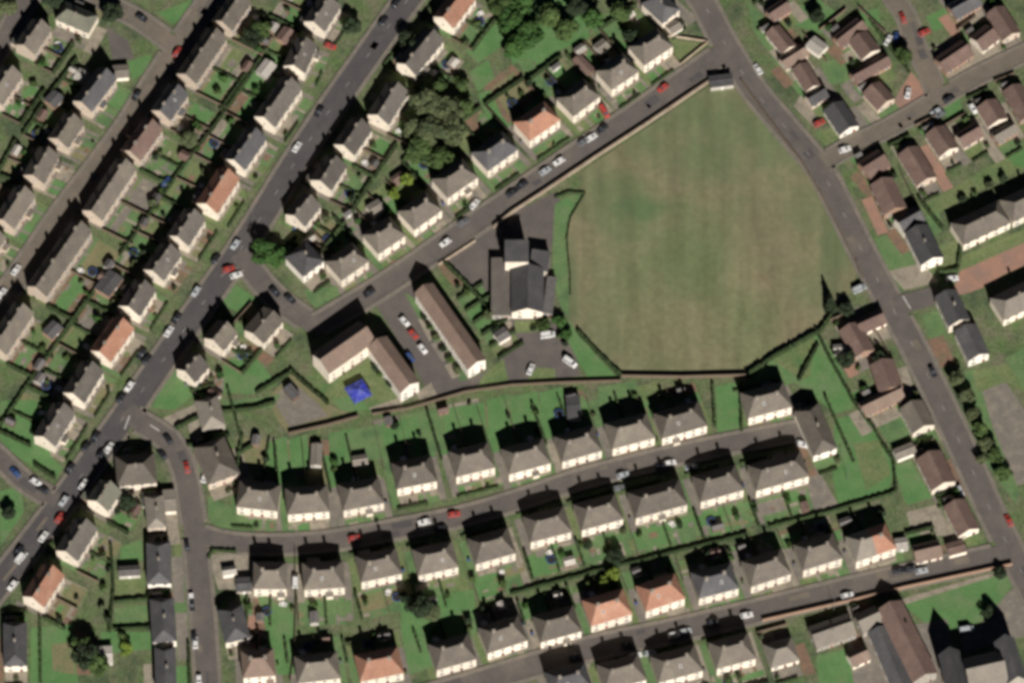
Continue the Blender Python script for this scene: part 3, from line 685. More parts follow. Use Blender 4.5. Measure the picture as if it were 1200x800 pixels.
# single houses that stand apart from the rows
SINGLES = [
 ('dark-roofed house at the corner of the short link road and field street', (356, 332), (380, 314), 9.5, 'hip', 'roof_slate', 'wall_white', 5.3),
 ('grey-roofed house on the corner across the link road from the green tree', (309, 410), (332, 384), 8.2, 'gable', 'roof_grey', 'wall_cream', 5.2),
 ('dark-roofed house beside the junction of field street and the east road', (776, 36), (796, 20), 10.5, 'hip', 'roof_slate', 'wall_cream', 5.2),
 ('moss-roofed house in the corner between the two northwest roads', (66, 30), (104, 46), 7.5, 'hip', 'roof_green', 'wall_cream', 4.4),
 ('narrow hipped house end-on to the southwest street beside a red driveway', (245, 574), (281, 561), 14.5, 'hip', 'roof_grey', 'wall_pink', 4.6),
 ('small pyramid-roofed house north of the narrow hipped one by the southwest street', (238, 509), (264, 503), 11, 'hip', 'roof_pale', 'wall_stone', 3.6),
 ('wide hipped house on the corner of the diagonal road and southwest street', (139, 576), (184, 572), 11, 'hip', 'roof_grey', 'wall_cream', 4.6),
 ('pale pyramid-fronted house beside the blue-roofed shed on the southwest street', (174, 625), (195, 623), 11.5, 'hip', 'roof_pale', 'wall_pink', 4.4),
 ('long dark-roofed house west of the southwest street, near the crossing table', (174, 691), (201, 690), 15, 'hip', 'roof_slate', 'wall_white', 4.8),
 ('long dark-roofed house west of the southwest street, south of its twin', (180, 759), (207, 757), 15.5, 'hip', 'roof_slate', 'wall_white', 4.8),
 ('dark-roofed house cut by the bottom edge, west of the southwest street', (184, 818), (207, 817), 16, 'hip', 'roof_slate', 'wall_white', 4.8),
 ('long dark-roofed house end-on beside the bright lawn in the southwest corner', (6, 787), (32, 786), 15.5, 'hip', 'roof_slate', 'wall_cream', 4.8),
 ('small hipped house east of the southwest street, ringed by hedged gardens', (265, 759), (293, 753), 12, 'hip', 'roof_slate', 'wall_cream', 4.4),
 ('narrow grey-roofed house end-on at the closed east end of the curved street', (953, 541), (980, 532), 17.5, 'hip', 'roof_grey', 'wall_white', 4.9),
 ('low tan-roofed cottage at the east end of the south street', (1074, 662), (1104, 655), 6, 'gable', 'roof_tan', 'wall_cream', 2.6),
 ('many-hipped pale bungalow south of the south street', (904, 786), (936, 777), 8.5, 'hip', 'roof_pale', 'wall_cream', 3.0),
 ('long low pale-roofed hall behind the south street wall', (957, 764), (1003, 748), 8, 'gable', 'roof_pale', 'wall_stone', 3.2),
]
for lab, p1, p2, dep, kind, roof, wall, ev in SINGLES:
    house(lab, lab, p1, p2, dep, kind, roof, wall, ev, 35 if kind == 'hip' else 28, 'one' if ev > 3.1 else None, name='cottage' if ev < 3.1 else 'detached_house' if 'hall' not in lab else 'hall', cat='house' if 'hall' not in lab else 'hall')

# ---- eastern estate and other low houses given by centre, long axis and size in photo pixels
def low(label, cx, cy, ax, ay, Lp, Wp, roof='roof_brown', wall='wall_brick', eaves=2.6, pitch=30, kind='gable', name='bungalow', group=None, chim=None, cat='house'):
    if ax < 0: ax, ay = -ax, -ay
    zc = eaves * .5 + 1.8
    c = G(cx, cy, zc); c.z = 0
    d = G(cx + ax, cy + ay, 0) - G(cx, cy, 0); L = Lp * S * d.length / (math.hypot(ax, ay) * S); d.normalize()
    n = Vector((-d.y, d.x, 0)); W = Wp * S * 1.06
    A = c - d * L / 2 - n * W / 2
    if kind == 'cross':
        # long axis becomes depth: front is the southern short end
        if d.y > 0: d = -d
        e = Vector((-d.y, d.x, 0))  # east of a south-going axis
        A = c + d * L / 2 - e * W / 2; B = A + e * W
        return house(label, label, 0, 0, L, 'cross', roof, wall, eaves, pitch, chim, name, group, world=(A, B), cat=cat)
    return house(label, label, 0, 0, W, kind, roof, wall, eaves, pitch, chim, name, group, world=(A, A + d * L), cat=cat)
LOW = {
 'in the cluster west of the brown cul-de-sac': ('north', [
   (915, 46, 25, 30, 30, 18, 'roof_brown'), (930, 66, 100, -62, 30, 15, 'roof_tan'), (945, 90, 15, 25, 30, 18, 'roof_brown'), (996, 38, 110, -85, 36, 17, 'roof_brown'), (1013, 53, 45, 60, 26, 24, 'roof_brown'),
   (1020, 80, 155, -85, 46, 15, 'roof_brown'), (986, 138, 80, 120, 34, 24, 'roof_slate'), (1030, 112, 55, 60, 26, 24, 'roof_brown'), (912, 12, 30, -20, 24, 16, 'roof_brown'), (957, 112, 60, -35, 22, 15, 'roof_slate')]),
 'in the cluster east of the brown cul-de-sac': ('west', [
   (1118, 66, 75, -50, 38, 22, 'roof_brown'), (1130, 6, 80, -45, 34, 20, 'roof_slate'), (1154, 44, 80, -60, 24, 22, 'roof_brown'), (1176, 27, 70, 110, 36, 22, 'roof_brown')]),
 'south of the estate road': ('west', [
   (1024, 192, 80, -50, 28, 24, 'roof_brown'), (1075, 194, 75, 120, 42, 24, 'roof_brown'), (1104, 165, 60, 90, 30, 24, 'roof_brown'), (1136, 158, 85, -50, 26, 18, 'roof_brown'), (1163, 132, 50, 80, 26, 24, 'roof_brown'), (1177, 155, 85, -50, 26, 14, 'roof_pale'), (1196, 120, 50, 90, 40, 22, 'roof_brown')]),
}
for ph, (frm, L) in LOW.items():
    L.sort(key=lambda t: t[1] if frm == 'north' else t[0])
    for i, t in enumerate(L):
        cx, cy, ax, ay, Lp, Wp, rf = t
        wl = rr.choice(['wall_brick', 'wall_cream', 'wall_brick', 'wall_pink'])
        steep = abs(ay) > abs(ax)
        low(f'{COLWORD[rf]} bungalow, {ORD[i]} from {frm} {ph}', cx, cy, ax, ay, Lp, Wp, rf, 'wall_white' if (cx, cy) == (986, 138) else wl, 3.0, 30, 'cross' if steep else 'gable', group='bungalows ' + ph)
EAST = [
 ('brown-roofed house nearest the estate road on the east road', 1041, 230, 50, 110, 38, 26, 'roof_brown', 'wall_brick', 3.6, 'cross'),
 ('blue-grey roofed house joined to the white-gabled slate one beside the east road', 1066, 258, 70, -40, 28, 20, 'roof_slate', 'wall_white', 4.2, 'gable'),
 ('slate-roofed house with a bright white gable on the red court', 1083, 288, 80, 160, 42, 26, 'roof_slate', 'wall_white', 5.0, 'cross'),
 ('dark slate house south of the red court, north half of a stepped pair', 1116, 362, 75, 160, 38, 24, 'roof_slate', 'wall_cream', 5.0, 'cross'),
 ('dark slate house south of the red court, with the white south gable', 1139, 402, 75, 160, 38, 24, 'roof_slate', 'wall_white', 4.6, 'cross'),
 ('grey hipped house north of the red court, west one of two', 1149, 262, 110, -52, 60, 30, 'roof_grey', 'wall_cream', 4.8, 'hip'),
 ('grey hipped house north of the red court, beside the frame edge', 1205, 236, 110, -52, 56, 30, 'roof_grey', 'wall_cream', 4.8, 'hip'),
 ('pale-roofed house south of the red court beside the frame edge', 1194, 351, 110, -52, 56, 30, 'roof_pale', 'wall_cream', 4.8, 'hip'),
 ('brown bungalow beside the silver van at the field corner', 1020, 376, 110, -50, 32, 18, 'roof_brown', 'wall_cream', 2.8, 'gable'),
 ('brown bungalow with a white conservatory near the field corner', 1004, 398, 50, 90, 36, 24, 'roof_brown', 'wall_brick', 2.8, 'cross'),
 ('brown bungalow with dark trees on its north end, west of the east road', 1039, 440, 30, 90, 34, 26, 'roof_brown', 'wall_brick', 2.8, 'cross'),
 ('long reddish-roofed bungalow west of the east road', 1033, 468, 110, -52, 50, 18, 'roof_tan', 'wall_brick', 2.8, 'gable'),
 ('olive-grey roofed house west of the east road', 1075, 488, 45, 85, 32, 26, 'roof_grey', 'wall_cream', 3.6, 'cross'),
 ('wide brown-roofed house west of the east road, south of the small garage', 1097, 551, 45, 90, 40, 28, 'roof_brown', 'wall_cream', 3.8, 'cross'),
 ('brown-roofed house where the east road nears the south street', 1127, 606, 45, 90, 38, 24, 'roof_brown', 'wall_cream', 3.4, 'cross'),
 ('tan gable-ended building behind the south street wall', 1018, 726, 110, -50, 26, 22, 'roof_pale', 'wall_stone', 4, 'gable'),
 ('long brown-roofed school wing running south from the south street', 1063, 752, 42, 84, 94, 28, 'roof_brown', 'wall_stone', 5, 'cross'),
 ('long slate school wing with a cream west wall', 1044, 772, 36, 84, 76, 22, 'roof_slate', 'wall_cream', 4.2, 'cross'),
 ('small tan annexe beside the long slate school wing', 1006, 768, 110, -50, 22, 16, 'roof_tan', 'wall_cream', 2.8, 'gable'),
]
for lab, cx, cy, ax, ay, Lp, Wp, rf, wl, ev, kd in EAST:
    low(lab, cx, cy, ax, ay, Lp, Wp, rf, wl, ev, 32, kd, name='school_wing' if 'school' in lab else 'bungalow' if 'bungalow' in lab else 'detached_house', cat='school' if 'school' in lab else 'house', chim='one' if ev > 4.7 and 'school' not in lab else None)

# ---- flats, hall and villa
def multi(name, label, cat, blocks):
    """one building from several blocks: (p1, p2, depth, kind, roof, wall, eaves, pitch)"""
    first = None
    for p1, p2, dep, kind, roof, wall, ev, pitch in blocks:
        o = house(label, label, p1, p2, dep, kind, roof, wall, ev, pitch, None, name=name, cat=cat, bay=4.2)
        if first is None: first = o
        else:
            M = first.matrix_basis.inverted() @ o.matrix_basis
            for ch in list(o.children):
                ch.parent = first; ch.matrix_basis = M @ ch.matrix_basis
            bpy.data.objects.remove(o)
    return first
multi('flat_block', 'L-shaped tan-roofed block of flats beside the blue tent', 'flats', [
    ((386, 449), (440, 411), 9.0, 'gable', 'roof_tan', 'wall_cream', 7.6, 33),
    ((470, 471), (491, 459), 20.5, 'cross', 'roof_tan', 'wall_white', 7.2, 33)])
house('straight tan-roofed block of flats between the car parks', '', (487, 351), (549, 443), 7.0, 'gable', 'roof_tan', 'wall_cream', 5.6, 33, None, name='flat_block', cat='flats', world=(G(549, 443) + Vector((0, 0, 0)), G(549, 443)) if False else None) if False else \
    house('straight tan-roofed block of flats between the car parks', '', (549, 443), (569, 432), (G(549, 443) - G(489, 353)).length, 'cross', 'roof_tan', 'wall_white', 6.6, 33, None, name='flat_block', cat='flats')
multi('church_hall', 'slate-roofed church hall with a square block beside the playing field', 'hall', [
    ((600, 373), (636, 373), 17, 'cross', 'roof_slate', 'wall_cream', 4.6, 30),
    ((592, 322), (619, 322), 8.2, 'flat', 'roof_slate', 'wall_cream', 9.4, 30),
    ((576, 374), (599.5, 374), 22, 'flat', 'roof_weathered', 'wall_stone', 3.0, 30),
    ((620, 322), (641, 325), 7.5, 'flat', 'roof_slate', 'wall_stone', 4.4, 30),
    ((636.5, 371), (647, 372), 14, 'flat', 'shed_roof', 'wall_stone', 2.8, 30)])
multi('villa', 'large pale-roofed stone villa with two dark pointed wings in the southeast corner', 'villa', [
    ((1136, 822), (1180, 812), 12, 'gable', 'roof_pale', 'wall_stone', 8, 38),
    ((1113, 828), (1136, 823), 15.5, 'cross', 'roof_slate', 'wall_stone', 8.4, 52),
    ((1179, 813), (1201, 808), 15.5, 'cross', 'roof_slate', 'wall_stone', 8.4, 52)])

# ------------------------------------------------------------------ sheets drawn from the photo
F = [(664, 290), (668, 258), (682, 226), (680, 202), (702, 187), (760, 149), (834, 99), (845, 95), (868, 95), (886, 118), (928, 176), (953, 215), (983, 265), (1004, 315), (1000, 340), (978, 358), (968, 382), (920, 412), (875, 440), (800, 441), (728, 440), (700, 416), (676, 390), (668, 376), (666, 330)]
f = MB(); f.poly([(p.x, p.y, .15) for p in [G(*q) for q in F][::-1]], 'field_grass'); structure(f.build('playing_field'))
area('asphalt', (515, 312), (560, 278), (600, 250), (650, 225), (656, 232), (645, 300), (648, 368), (640, 372), (600, 378), (575, 374), (574, 300))
area('asphalt', (600, 378), (652, 376), (672, 405), (680, 440), (600, 448), (578, 448))
area('asphalt', (440, 352), (470, 325), (490, 338), (484, 350), (545, 446), (575, 432), (590, 446), (548, 458), (500, 470), (498, 452), (455, 380), (443, 362))
area('asphalt', (570, 300), (578, 300), (576, 372), (545, 330), (520, 312))
area('lawn_mid', (474, 343), (486, 350), (548, 444), (540, 447), (492, 375))
for k in range(5):
    x0, y0 = 537 + k * 9.5, 352 + k * 14
    area(['lawn_mid', 'lawn_bright', 'lawn_bright', 'lawn_mid', 'lawn_olive'][k], (x0, y0), (x0 + 28, y0 - 17), (x0 + 34, y0 - 8), (x0 + 6, y0 + 10))
area('gravel', (490, 374), (500, 372), (512, 394), (503, 400)); area('paving', (505, 403), (516, 398), (528, 420), (518, 424)); area('gravel', (521, 428), (531, 424), (540, 440), (530, 444)); area('lawn_dry', (438, 436), (450, 428), (466, 458), (452, 462)); area('gravel', (592, 372), (600, 378), (600, 410), (586, 405)); area('lawn_olive', (603, 376), (640, 376), (642, 388), (604, 390)); area('lawn_olive', (630, 430), (650, 432), (652, 448), (615, 447)); area('lawn_olive', (566, 440), (590, 420), (596, 445), (560, 452))
area('soil', (512, 312), (535, 340), (545, 332), (522, 308))
area('lawn_olive', (372, 447), (386, 450), (436, 420), (468, 465), (440, 482), (410, 486), (378, 466))
area('lawn_bright', (390, 468), (420, 462), (432, 480), (400, 482))
area('gravel', (432, 478), (468, 466), (474, 478), (440, 486)); area('gravel', (488, 460), (505, 448), (512, 462), (492, 470))
area('lawn_dry', (312, 467), (342, 437), (382, 472), (417, 488), (337, 507), (325, 492)); area('paving', (318, 467), (342, 446), (372, 472), (385, 487), (340, 500))
area('lawn_mid', (650, 240), (664, 230), (684, 226), (672, 256), (668, 290), (670, 372), (660, 366), (648, 330), (648, 280)); area('lawn_bright', (652, 240), (666, 232), (672, 240), (664, 262), (654, 262)); area('lawn_bright', (650, 368), (668, 376), (700, 418), (722, 440), (690, 444), (676, 420))
# gardens north of the curved street
for (m, x0, x1, y0, y1) in (('lawn_bright', 385, 415, 505, 550), ('lawn_mid', 415, 445, 500, 540), ('lawn_bright', 447, 490, 492, 520), ('lawn_mid', 490, 520, 480, 530), ('lawn_bright', 522, 568, 475, 507), ('lawn_bright', 570, 596, 466, 520), ('lawn_bright', 597, 630, 462, 500), ('lawn_bright', 632, 660, 457, 510),
                            ('lawn_mid', 700, 745, 450, 470), ('lawn_olive', 746, 770, 450, 470), ('lawn_bright', 838, 868, 450, 510), ('lawn_bright', 312, 336, 515, 552), ('lawn_bright', 338, 360, 512, 552)):
    area(m, (x0, y0 + 3), (x1, y0 - 4), (x1 + 3, y1 - 4), (x0 + 3, y1 + 3))
area('lawn_bright', (868, 452), (905, 420), (955, 390), (968, 400), (990, 440), (1000, 478), (978, 485), (950, 460), (930, 448), (880, 470))
area('lawn_olive', (905, 422), (955, 392), (950, 440), (940, 446)); area('lawn_bright', (978, 490), (1015, 485), (1047, 545), (1043, 575), (982, 590), (976, 560)); area('lawn_olive', (1000, 520), (1030, 515), (1044, 555), (1015, 575))
area('lawn_mid', (1020, 487), (1055, 470), (1070, 505), (1045, 525)); area('lawn_bright', (1047, 545), (1068, 540), (1092, 583), (1062, 592))
area('gravel', (1062, 600), (1100, 590), (1115, 625), (1070, 632)); area('paving', (936, 540), (956, 545), (985, 595), (955, 600))
area('lawn_bright', (1058, 708), (1110, 692), (1186, 668), (1190, 680), (1166, 712), (1150, 728), (1104, 748), (1085, 730)); area('paving', (1150, 730), (1195, 680), (1215, 690), (1200, 745), (1130, 765), (1126, 745)); area('gravel', (1055, 702), (1110, 686), (1186, 664), (1188, 668), (1110, 692), (1060, 708))
area('lawn_bright', (956, 768), (990, 760), (1004, 800), (1000, 830), (964, 830)); area('paving', (992, 745), (1110, 725), (1130, 830), (1005, 830))
area('lawn_bright', (0, 470), (42, 468), (60, 535), (74, 548), (66, 560), (40, 548), (0, 520)); area('lawn_bright', (0, 575), (25, 570), (28, 600), (0, 640))
area('lawn_bright', (212, 420), (232, 460), (205, 480), (178, 478), (192, 445)); area('lawn_bright', (262, 425), (300, 418), (325, 450), (300, 462), (262, 460))
area('lawn_bright', (255, 340), (275, 332), (300, 350), (285, 368), (256, 356)); area('lawn_mid', (355, 340), (395, 335), (400, 352), (378, 368), (362, 352))
area('lawn_mid', (262, 470), (330, 462), (318, 478), (262, 482)); area('gravel', (186, 492), (232, 472), (236, 482), (204, 500)); area('lawn_bright', (220, 525), (242, 517), (250, 548), (235, 558))
area('lawn_mid', (244, 580), (284, 600), (300, 625), (262, 628), (244, 605)); area('gravel', (244, 650), (300, 648), (298, 690), (256, 690)); area('soil', (296, 700), (330, 705), (322, 730), (296, 745)); area('lawn_bright', (300, 690), (345, 720), (345, 790), (325, 790)); area('lawn_bright', (470, 705), (555, 690), (560, 740), (510, 780), (480, 790), (470, 740))
area('lawn_bright', (36, 735), (86, 730), (92, 800), (36, 805)); area('lawn_dry', (60, 755), (86, 752), (88, 790), (62, 785)); area('soil', (86, 735), (108, 745), (106, 790), (90, 790))
area('lawn_bright', (142, 640), (166, 632), (168, 655), (140, 660)); area('lawn_olive', (133, 678), (170, 672), (172, 702), (132, 705)); area('lawn_mid', (134, 712), (172, 708), (174, 735), (134, 738)); area('lawn_bright', (118, 740), (176, 740), (178, 760), (120, 765))
for y0, m in ((635, 'lawn_olive'), (664, 'lawn_bright'), (702, 'lawn_mid'), (732, 'lawn_bright'), (780, 'lawn_bright')): area(m, (204, y0), (219, y0), (222, y0 + 28), (206, y0 + 28))
area('lawn_bright', (185, 15), (225, 0), (235, 0), (215, 25), (200, 28)); area('lawn_bright', (150, 72), (178, 64), (172, 84), (155, 94)); area('asphalt', (124, 30), (150, 48), (158, 70), (132, 72))
# east side
area('redpave', (1115, 345), (1125, 318), (1215, 272), (1215, 305), (1175, 322), (1150, 338), (1128, 345)); area('redpave', (1068, 85), (1082, 100), (1086, 118), (1070, 128), (1040, 138), (1052, 110))
area('paving', (1143, 462), (1178, 447), (1215, 500), (1215, 560), (1190, 570), (1165, 505)); area('lawn_mid', (1118, 440), (1143, 432), (1165, 505), (1195, 575), (1190, 590), (1150, 535)); area('lawn_olive', (1140, 435), (1180, 425), (1215, 470), (1180, 447), (1145, 460))
area('lawn_mid', (1178, 420), (1215, 400), (1215, 480)); area('lawn_olive', (1060, 255), (1150, 200), (1215, 165), (1215, 190), (1130, 232), (1095, 252)); area('lawn_bright', (1180, 185), (1215, 165), (1215, 200), (1190, 195))
area('lawn_mid', (1025, 280), (1055, 270), (1080, 330), (1050, 345)); area('gravel', (1040, 318), (1080, 308), (1100, 330), (1060, 340)); area('lawn_mid', (1078, 258), (1100, 245), (1105, 270), (1088, 280)); area('lawn_olive', (1098, 288), (1125, 280), (1122, 315), (1102, 318))
area('lawn_olive', (1128, 300), (1215, 262), (1215, 278), (1125, 318)); area('lawn_mid', (1080, 370), (1100, 362), (1110, 395), (1090, 400)); area('soil', (1082, 400), (1105, 392), (1120, 425), (1098, 432))
area('lawn_bright', (920, 15), (960, 0), (985, 18), (965, 40), (930, 30)); area('lawn_bright', (1008, 14), (1030, 10), (1032, 30), (1010, 32)); area('lawn_mid', (962, 75), (995, 62), (1000, 95), (970, 100)); area('lawn_bright', (1085, 20), (1115, 5), (1120, 25), (1095, 38)); area('lawn_mid', (1000, 125), (1024, 118), (1028, 150), (1008, 152)); area('lawn_olive', (955, 155), (978, 148), (982, 165), (968, 172)); area('lawn_olive', (1145, 70), (1190, 48), (1192, 60), (1150, 80)); area('lawn_bright', (1105, 125), (1125, 115), (1128, 128), (1110, 140)); area('gravel', (940, 108), (960, 140), (955, 150), (930, 125))
area('lawn_mid', (875, 0), (905, 30), (930, 75), (945, 115), (935, 110), (885, 40)); area('lawn_olive', (1000, 200), (1022, 205), (1018, 222), (998, 218))
area('lawn_olive', (775, 45), (832, 52), (800, 75), (790, 70)); area('soil', (566, 102), (600, 76), (632, 112), (596, 146)); area('lawn_dry', (576, 103), (602, 84), (624, 110), (595, 134)); area('soil', (540, 125), (560, 122), (562, 155), (545, 155)); area('lawn_bright', (545, 60), (585, 25), (600, 45), (560, 75)); area('lawn_bright', (625, 70), (645, 55), (672, 95), (650, 108)); area('lawn_bright', (585, -10), (690, -10), (690, 45), (625, 72), (600, 75)); area('lawn_mid', (690, 30), (720, 10), (745, 30), (715, 60)); area('lawn_bright', (550, 85), (572, 70), (580, 92), (560, 108)); area('lawn_mid', (605, 70), (622, 70), (650, 110), (635, 118)); area('lawn_bright', (560, 110), (575, 105), (592, 145), (575, 150))
# ------------------------------------------------------------------ walls, hedges and fences drawn from the photo
polywall([(578, 268), (600, 250), (640, 224), (700, 184), (760, 145), (834, 95)], 'pale wall along the north edge of the playing field, beside the street', 1.7, .5, 'wall_garden', name='boundary_wall')
polywall([(514, 311), (557, 283)], 'short pale wall at the car park entrance by the church hall', 1.2, .35, name='boundary_wall')
polyhedge([(677, 389), (700, 414), (728, 441)], 'dark hedge on the slanting southwest edge of the playing field', 1.7, 1.0)
polywall([(728, 442), (800, 443), (874, 441)], 'brown board fence along the straight south edge of the playing field', 1.9, .12, 'timber', name='boundary_fence', cat='fence')
polyhedge([(875, 441), (905, 420), (962, 388), (973, 372)], 'dark hedge on the southeast edge of the playing field', 1.9, 1.1)
polywall([(338, 509), (383, 499), (420, 489)], 'dark garden wall below the bare plot', 1.6, .35, 'timber', name='boundary_wall')
polywall([(436, 486), (480, 479), (545, 460), (600, 452), (660, 449), (728, 447)], 'long dark wall between the car parks and the curved street gardens', 1.4, .25, 'timber', name='boundary_wall')
polyhedge([(686, 226), (668, 256), (664, 280), (668, 322), (668, 345)], 'thin dark hedge along the west edge of the playing field', .7, .45)
polyhedge([(650, 232), (666, 226), (684, 227)], 'short dark hedge at the northwest corner of the playing field', .9, .7)
polywall([(868, 95), (893, 130), (938, 189), (962, 228), (990, 283), (1012, 328)], 'low dark wall between the playing field and the east road', 1.1, .3, 'timber', name='boundary_wall')
polyhedge([(598, 696), (640, 685), (687, 673)], 'dark back hedge behind the south street houses, western stretch', 1.3, .7)
polyhedge([(687, 672), (750, 657), (810, 642), (875, 626)], 'dark back hedge behind the south street houses, middle stretch', 1.3, .7)
polyhedge([(900, 618), (965, 602), (1000, 592), (1050, 577)], 'dark back hedge behind the south street houses, eastern stretch', 1.3, .7)
polywall([(346, 642), (347, 700), (345, 760), (340, 800)], 'straight fence running south from the curved street', 1.5, .1, 'timber', name='boundary_fence', cat='fence')
polyhedge([(1021, 497), (1035, 522), (1047, 540), (1050, 575)], 'dark hedge on the east side of the big green lawn', 1.5, .9)
polywall([(893, 728), (990, 706), (1060, 689), (1186, 662)], 'long stone wall along the south side of the south street', 1.7, .3, 'wall_brick', name='boundary_wall')
polyhedge([(244, 655), (249, 645), (276, 647)], 'curved hedge on the corner of the curved street', 1.2, .8)
for i, (q, lab) in enumerate([([(260, 483), (300, 479), (322, 472)], 'long hedge south of the two corner lawns by the link road'), ([(205, 503), (234, 488)], 'short slanting hedge beside the southwest street entrance'), ([(219, 523), (241, 514)], 'short hedge north of the narrow hipped house'),
                         ([(300, 461), (342, 436)], 'slanting hedge north of the bare plot'), ([(342, 437), (384, 473)], 'slanting hedge between the bare plot and the flats'), ([(134, 706), (172, 703)], 'hedge across the southwest gardens beside the south twin house'), ([(133, 738), (174, 736)], 'southern hedge across the southwest gardens'),
                         ([(0, 500), (30, 455), (62, 410), (95, 365), (125, 320)], 'long back hedge between the diagonal road and northwest road gardens'), ([(140, 300), (180, 245), (215, 195), (252, 148), (285, 100)], 'long northern back hedge between diagonal road and northwest road gardens'),
                         ([(130, 640), (133, 690), (128, 740)], 'tall hedge dividing the southwest gardens from the diagonal road houses'), ([(258, 365), (290, 430)], 'hedge between the corner houses by the link road'), ([(40, 545), (64, 560)], 'low hedge at the tip of the southwest lawn'), ([(955, 385), (975, 425), (1000, 470), (1020, 497)], 'hedge between the brown bungalows and the green behind them'),
                         ([(1100, 320), (1122, 318), (1126, 290)], 'hedge round the small garden by the red court'), ([(868, 450), (869, 505)], 'clipped hedge beside the last house on the north side of the curved street'), ([(835, 450), (838, 500)], 'tall hedge edging the empty lawn at the curved street'), ([(300, 520), (278, 533)], 'hedge beside the narrow hipped house garden'), ([(936, 446), (958, 405)], 'dark slanting hedge in the green wedge south of the field')]):
    polyhedge(q, lab, 1.5, .9)
for k in range(6):
    x0, y0 = 536 + k * 9.5, 351 + k * 14
    polyhedge([(x0, y0), (x0 + 29, y0 - 18)], f'{ORD[k]} clipped hedge from north between the small gardens behind the straight flats', 1.4, .8)
polyhedge([(520, 308), (545, 332), (562, 350), (575, 372)], 'dark slanting hedge between the flats gardens and the church hall car park', 1.7, 1.0)
polywall([(760, 42), (790, 44), (830, 50), (797, 77), (788, 66)], 'orange-brown fence round the corner garden by the east road', 1.2, .15, 'wall_garden', name='boundary_fence', cat='fence')

def in_house(p, mar=.6):
    for ref, A, dx, L, D in HOUSES:
        q = p - A; x = q.dot(dx); y = q.dot(Vector((-dx.y, dx.x, 0)))
        if -mar < x < L + mar and -mar < y < D + mar: return True
    return False
def free(*ps): return not any(in_house(p) or near_road(p, extra=1.3) for p in ps)
for ref, A, dx, L, D in list(HOUSES[NROW:]):
    dy = Vector((-dx.y, dx.x, 0)); P = lambda x, y: A + dx * x + dy * y
    if L * D > 190 or any(w_ in ref for w_ in ('red court', 'villa', 'flats', 'hall', 'school')): continue
    short = len(ref.split()) <= 13
    side = rr.choice((-1, 1))
    xs = (-4.2, -.3) if side < 0 else (L + .3, L + 4.2)
    sheet([P(xs[0], -5), P(xs[1], -5), P(xs[1], D * .8), P(xs[0], D * .8)], rr.choice(['gravel', 'paving', 'redpave', 'gravel', 'soil']))
    sheet([P(0, -4.5), P(L, -4.5), P(L, -.2), P(0, -.2)], rr.choice(['lawn_mid', 'gravel', 'lawn_olive', 'paving', 'gravel']))
    sheet([P(0, D + .2), P(L * .5, D + .2), P(L * .5, D + 5.5), P(0, D + 5.5)], rr.choice(['lawn_mid', 'lawn_bright', 'paving', 'gravel'])); sheet([P(L * .5, D + .2), P(L, D + .2), P(L, D + 4.5), P(L * .5, D + 4.5)], rr.choice(['lawn_mid', 'lawn_dry', 'paving', 'soil']))
    if not short: continue
    a, c = P(-.5, D + 6), P(L + .5, D + 6)
    if free(a, c, (a + c) / 2): (hedge if rr.random() < .5 else fence)(a, c, f'garden boundary behind {ref}')
    a, c = P(L + 4.4 if side < 0 else -4.4 + 3.9, -5), P(L + 4.4 if side < 0 else -.5, D + 4)
    if free(a, c, (a + c) / 2): (hedge if rr.random() < .6 else fence)(a, c, f'garden boundary beside {ref}')
    a, c = P(0, -5.2), P(L * .8, -5.2)
    if free(a, c, (a + c) / 2): hedge(a, c, f'low hedge outside {ref}', 1.0, .7)
    for kk, (x, y) in enumerate(((rr.uniform(0, L), -3), (rr.uniform(0, L), D + 4))):
        if free(P(x, y)): m = rr.choice(list(SHRUBS)); shrub(P(x, y), rr.uniform(.7, 1.5), m, f'{("low", "bushy")[kk]} shrub beside {ref}')
    if free(P(L * .3, D + 3)) and rr.random() < .5: shed(P(L * .3, D + 3), math.atan2(dx.y, dx.x), f'small shed behind {ref}', rr.uniform(2, 3), 2, 2.0, rr.choice(('shed_wood', 'shed_pale')))
for m, b in YARD.items():
    structure(b.build({'asphalt': 'car_park', 'gravel': 'gravel_path', 'paving': 'paving', 'soil': 'soil', 'redpave': 'brick_paving'}.get(m, 'lawn')))

# ------------------------------------------------------------------ outbuildings
def shed_at(px, py, ang, label, w_, d_, h_=2.2, wall='shed_wood', roof='shed_roof', **k):
    shed(G(px, py), R(ang), label, w_, d_, h_, wall, roof, **k)
shed_at(128, 336, 56, 'big flat dark workshop between the diagonal road and northwest road', 8.5, 6, 2.6, 'wall_brick', 'roof_slate', name='workshop', cat='workshop', rise=.4)
shed_at(335, 46, 56, 'brown-roofed outbuilding behind the northern houses of the diagonal road', 5.5, 5, 2.4, 'wall_brick', 'roof_brown', rise=.9)
shed_at(312, 84, 56, 'pale greenhouse in the northern diagonal road gardens', 6, 4.5, 2.2, 'shed_pale', 'shed_pale', name='greenhouse', cat='greenhouse')
shed_at(96, 92, -30, 'white shed behind the northwest road houses', 4, 4, 2.2, 'shed_pale', 'shed_pale')
shed_at(142, 88, 5, 'small beige pavilion-like shed beside the northwest junction', 5.2, 5, 2.3, 'wall_cream', 'roof_pale')
shed_at(64, 120, 50, 'dark garage behind the corner road houses', 5, 5, 2.3, 'wall_brick', 'roof_slate', name='garage', cat='garage')
shed_at(62, 390, 50, 'dark shed below the longest northwest terrace', 5.5, 4.5, 2.3, 'wall_brick', 'roof_slate')
shed_at(152, 672, 4, 'white-fronted shed in the middle of the southwest gardens', 7, 3.5, 2.3, 'shed_pale', 'shed_roof')
shed_at(124, 770, 4, 'pale grey shed near the lime tree in the southwest gardens', 4.5, 6, 2.3, 'shed_pale', 'shed_pale')
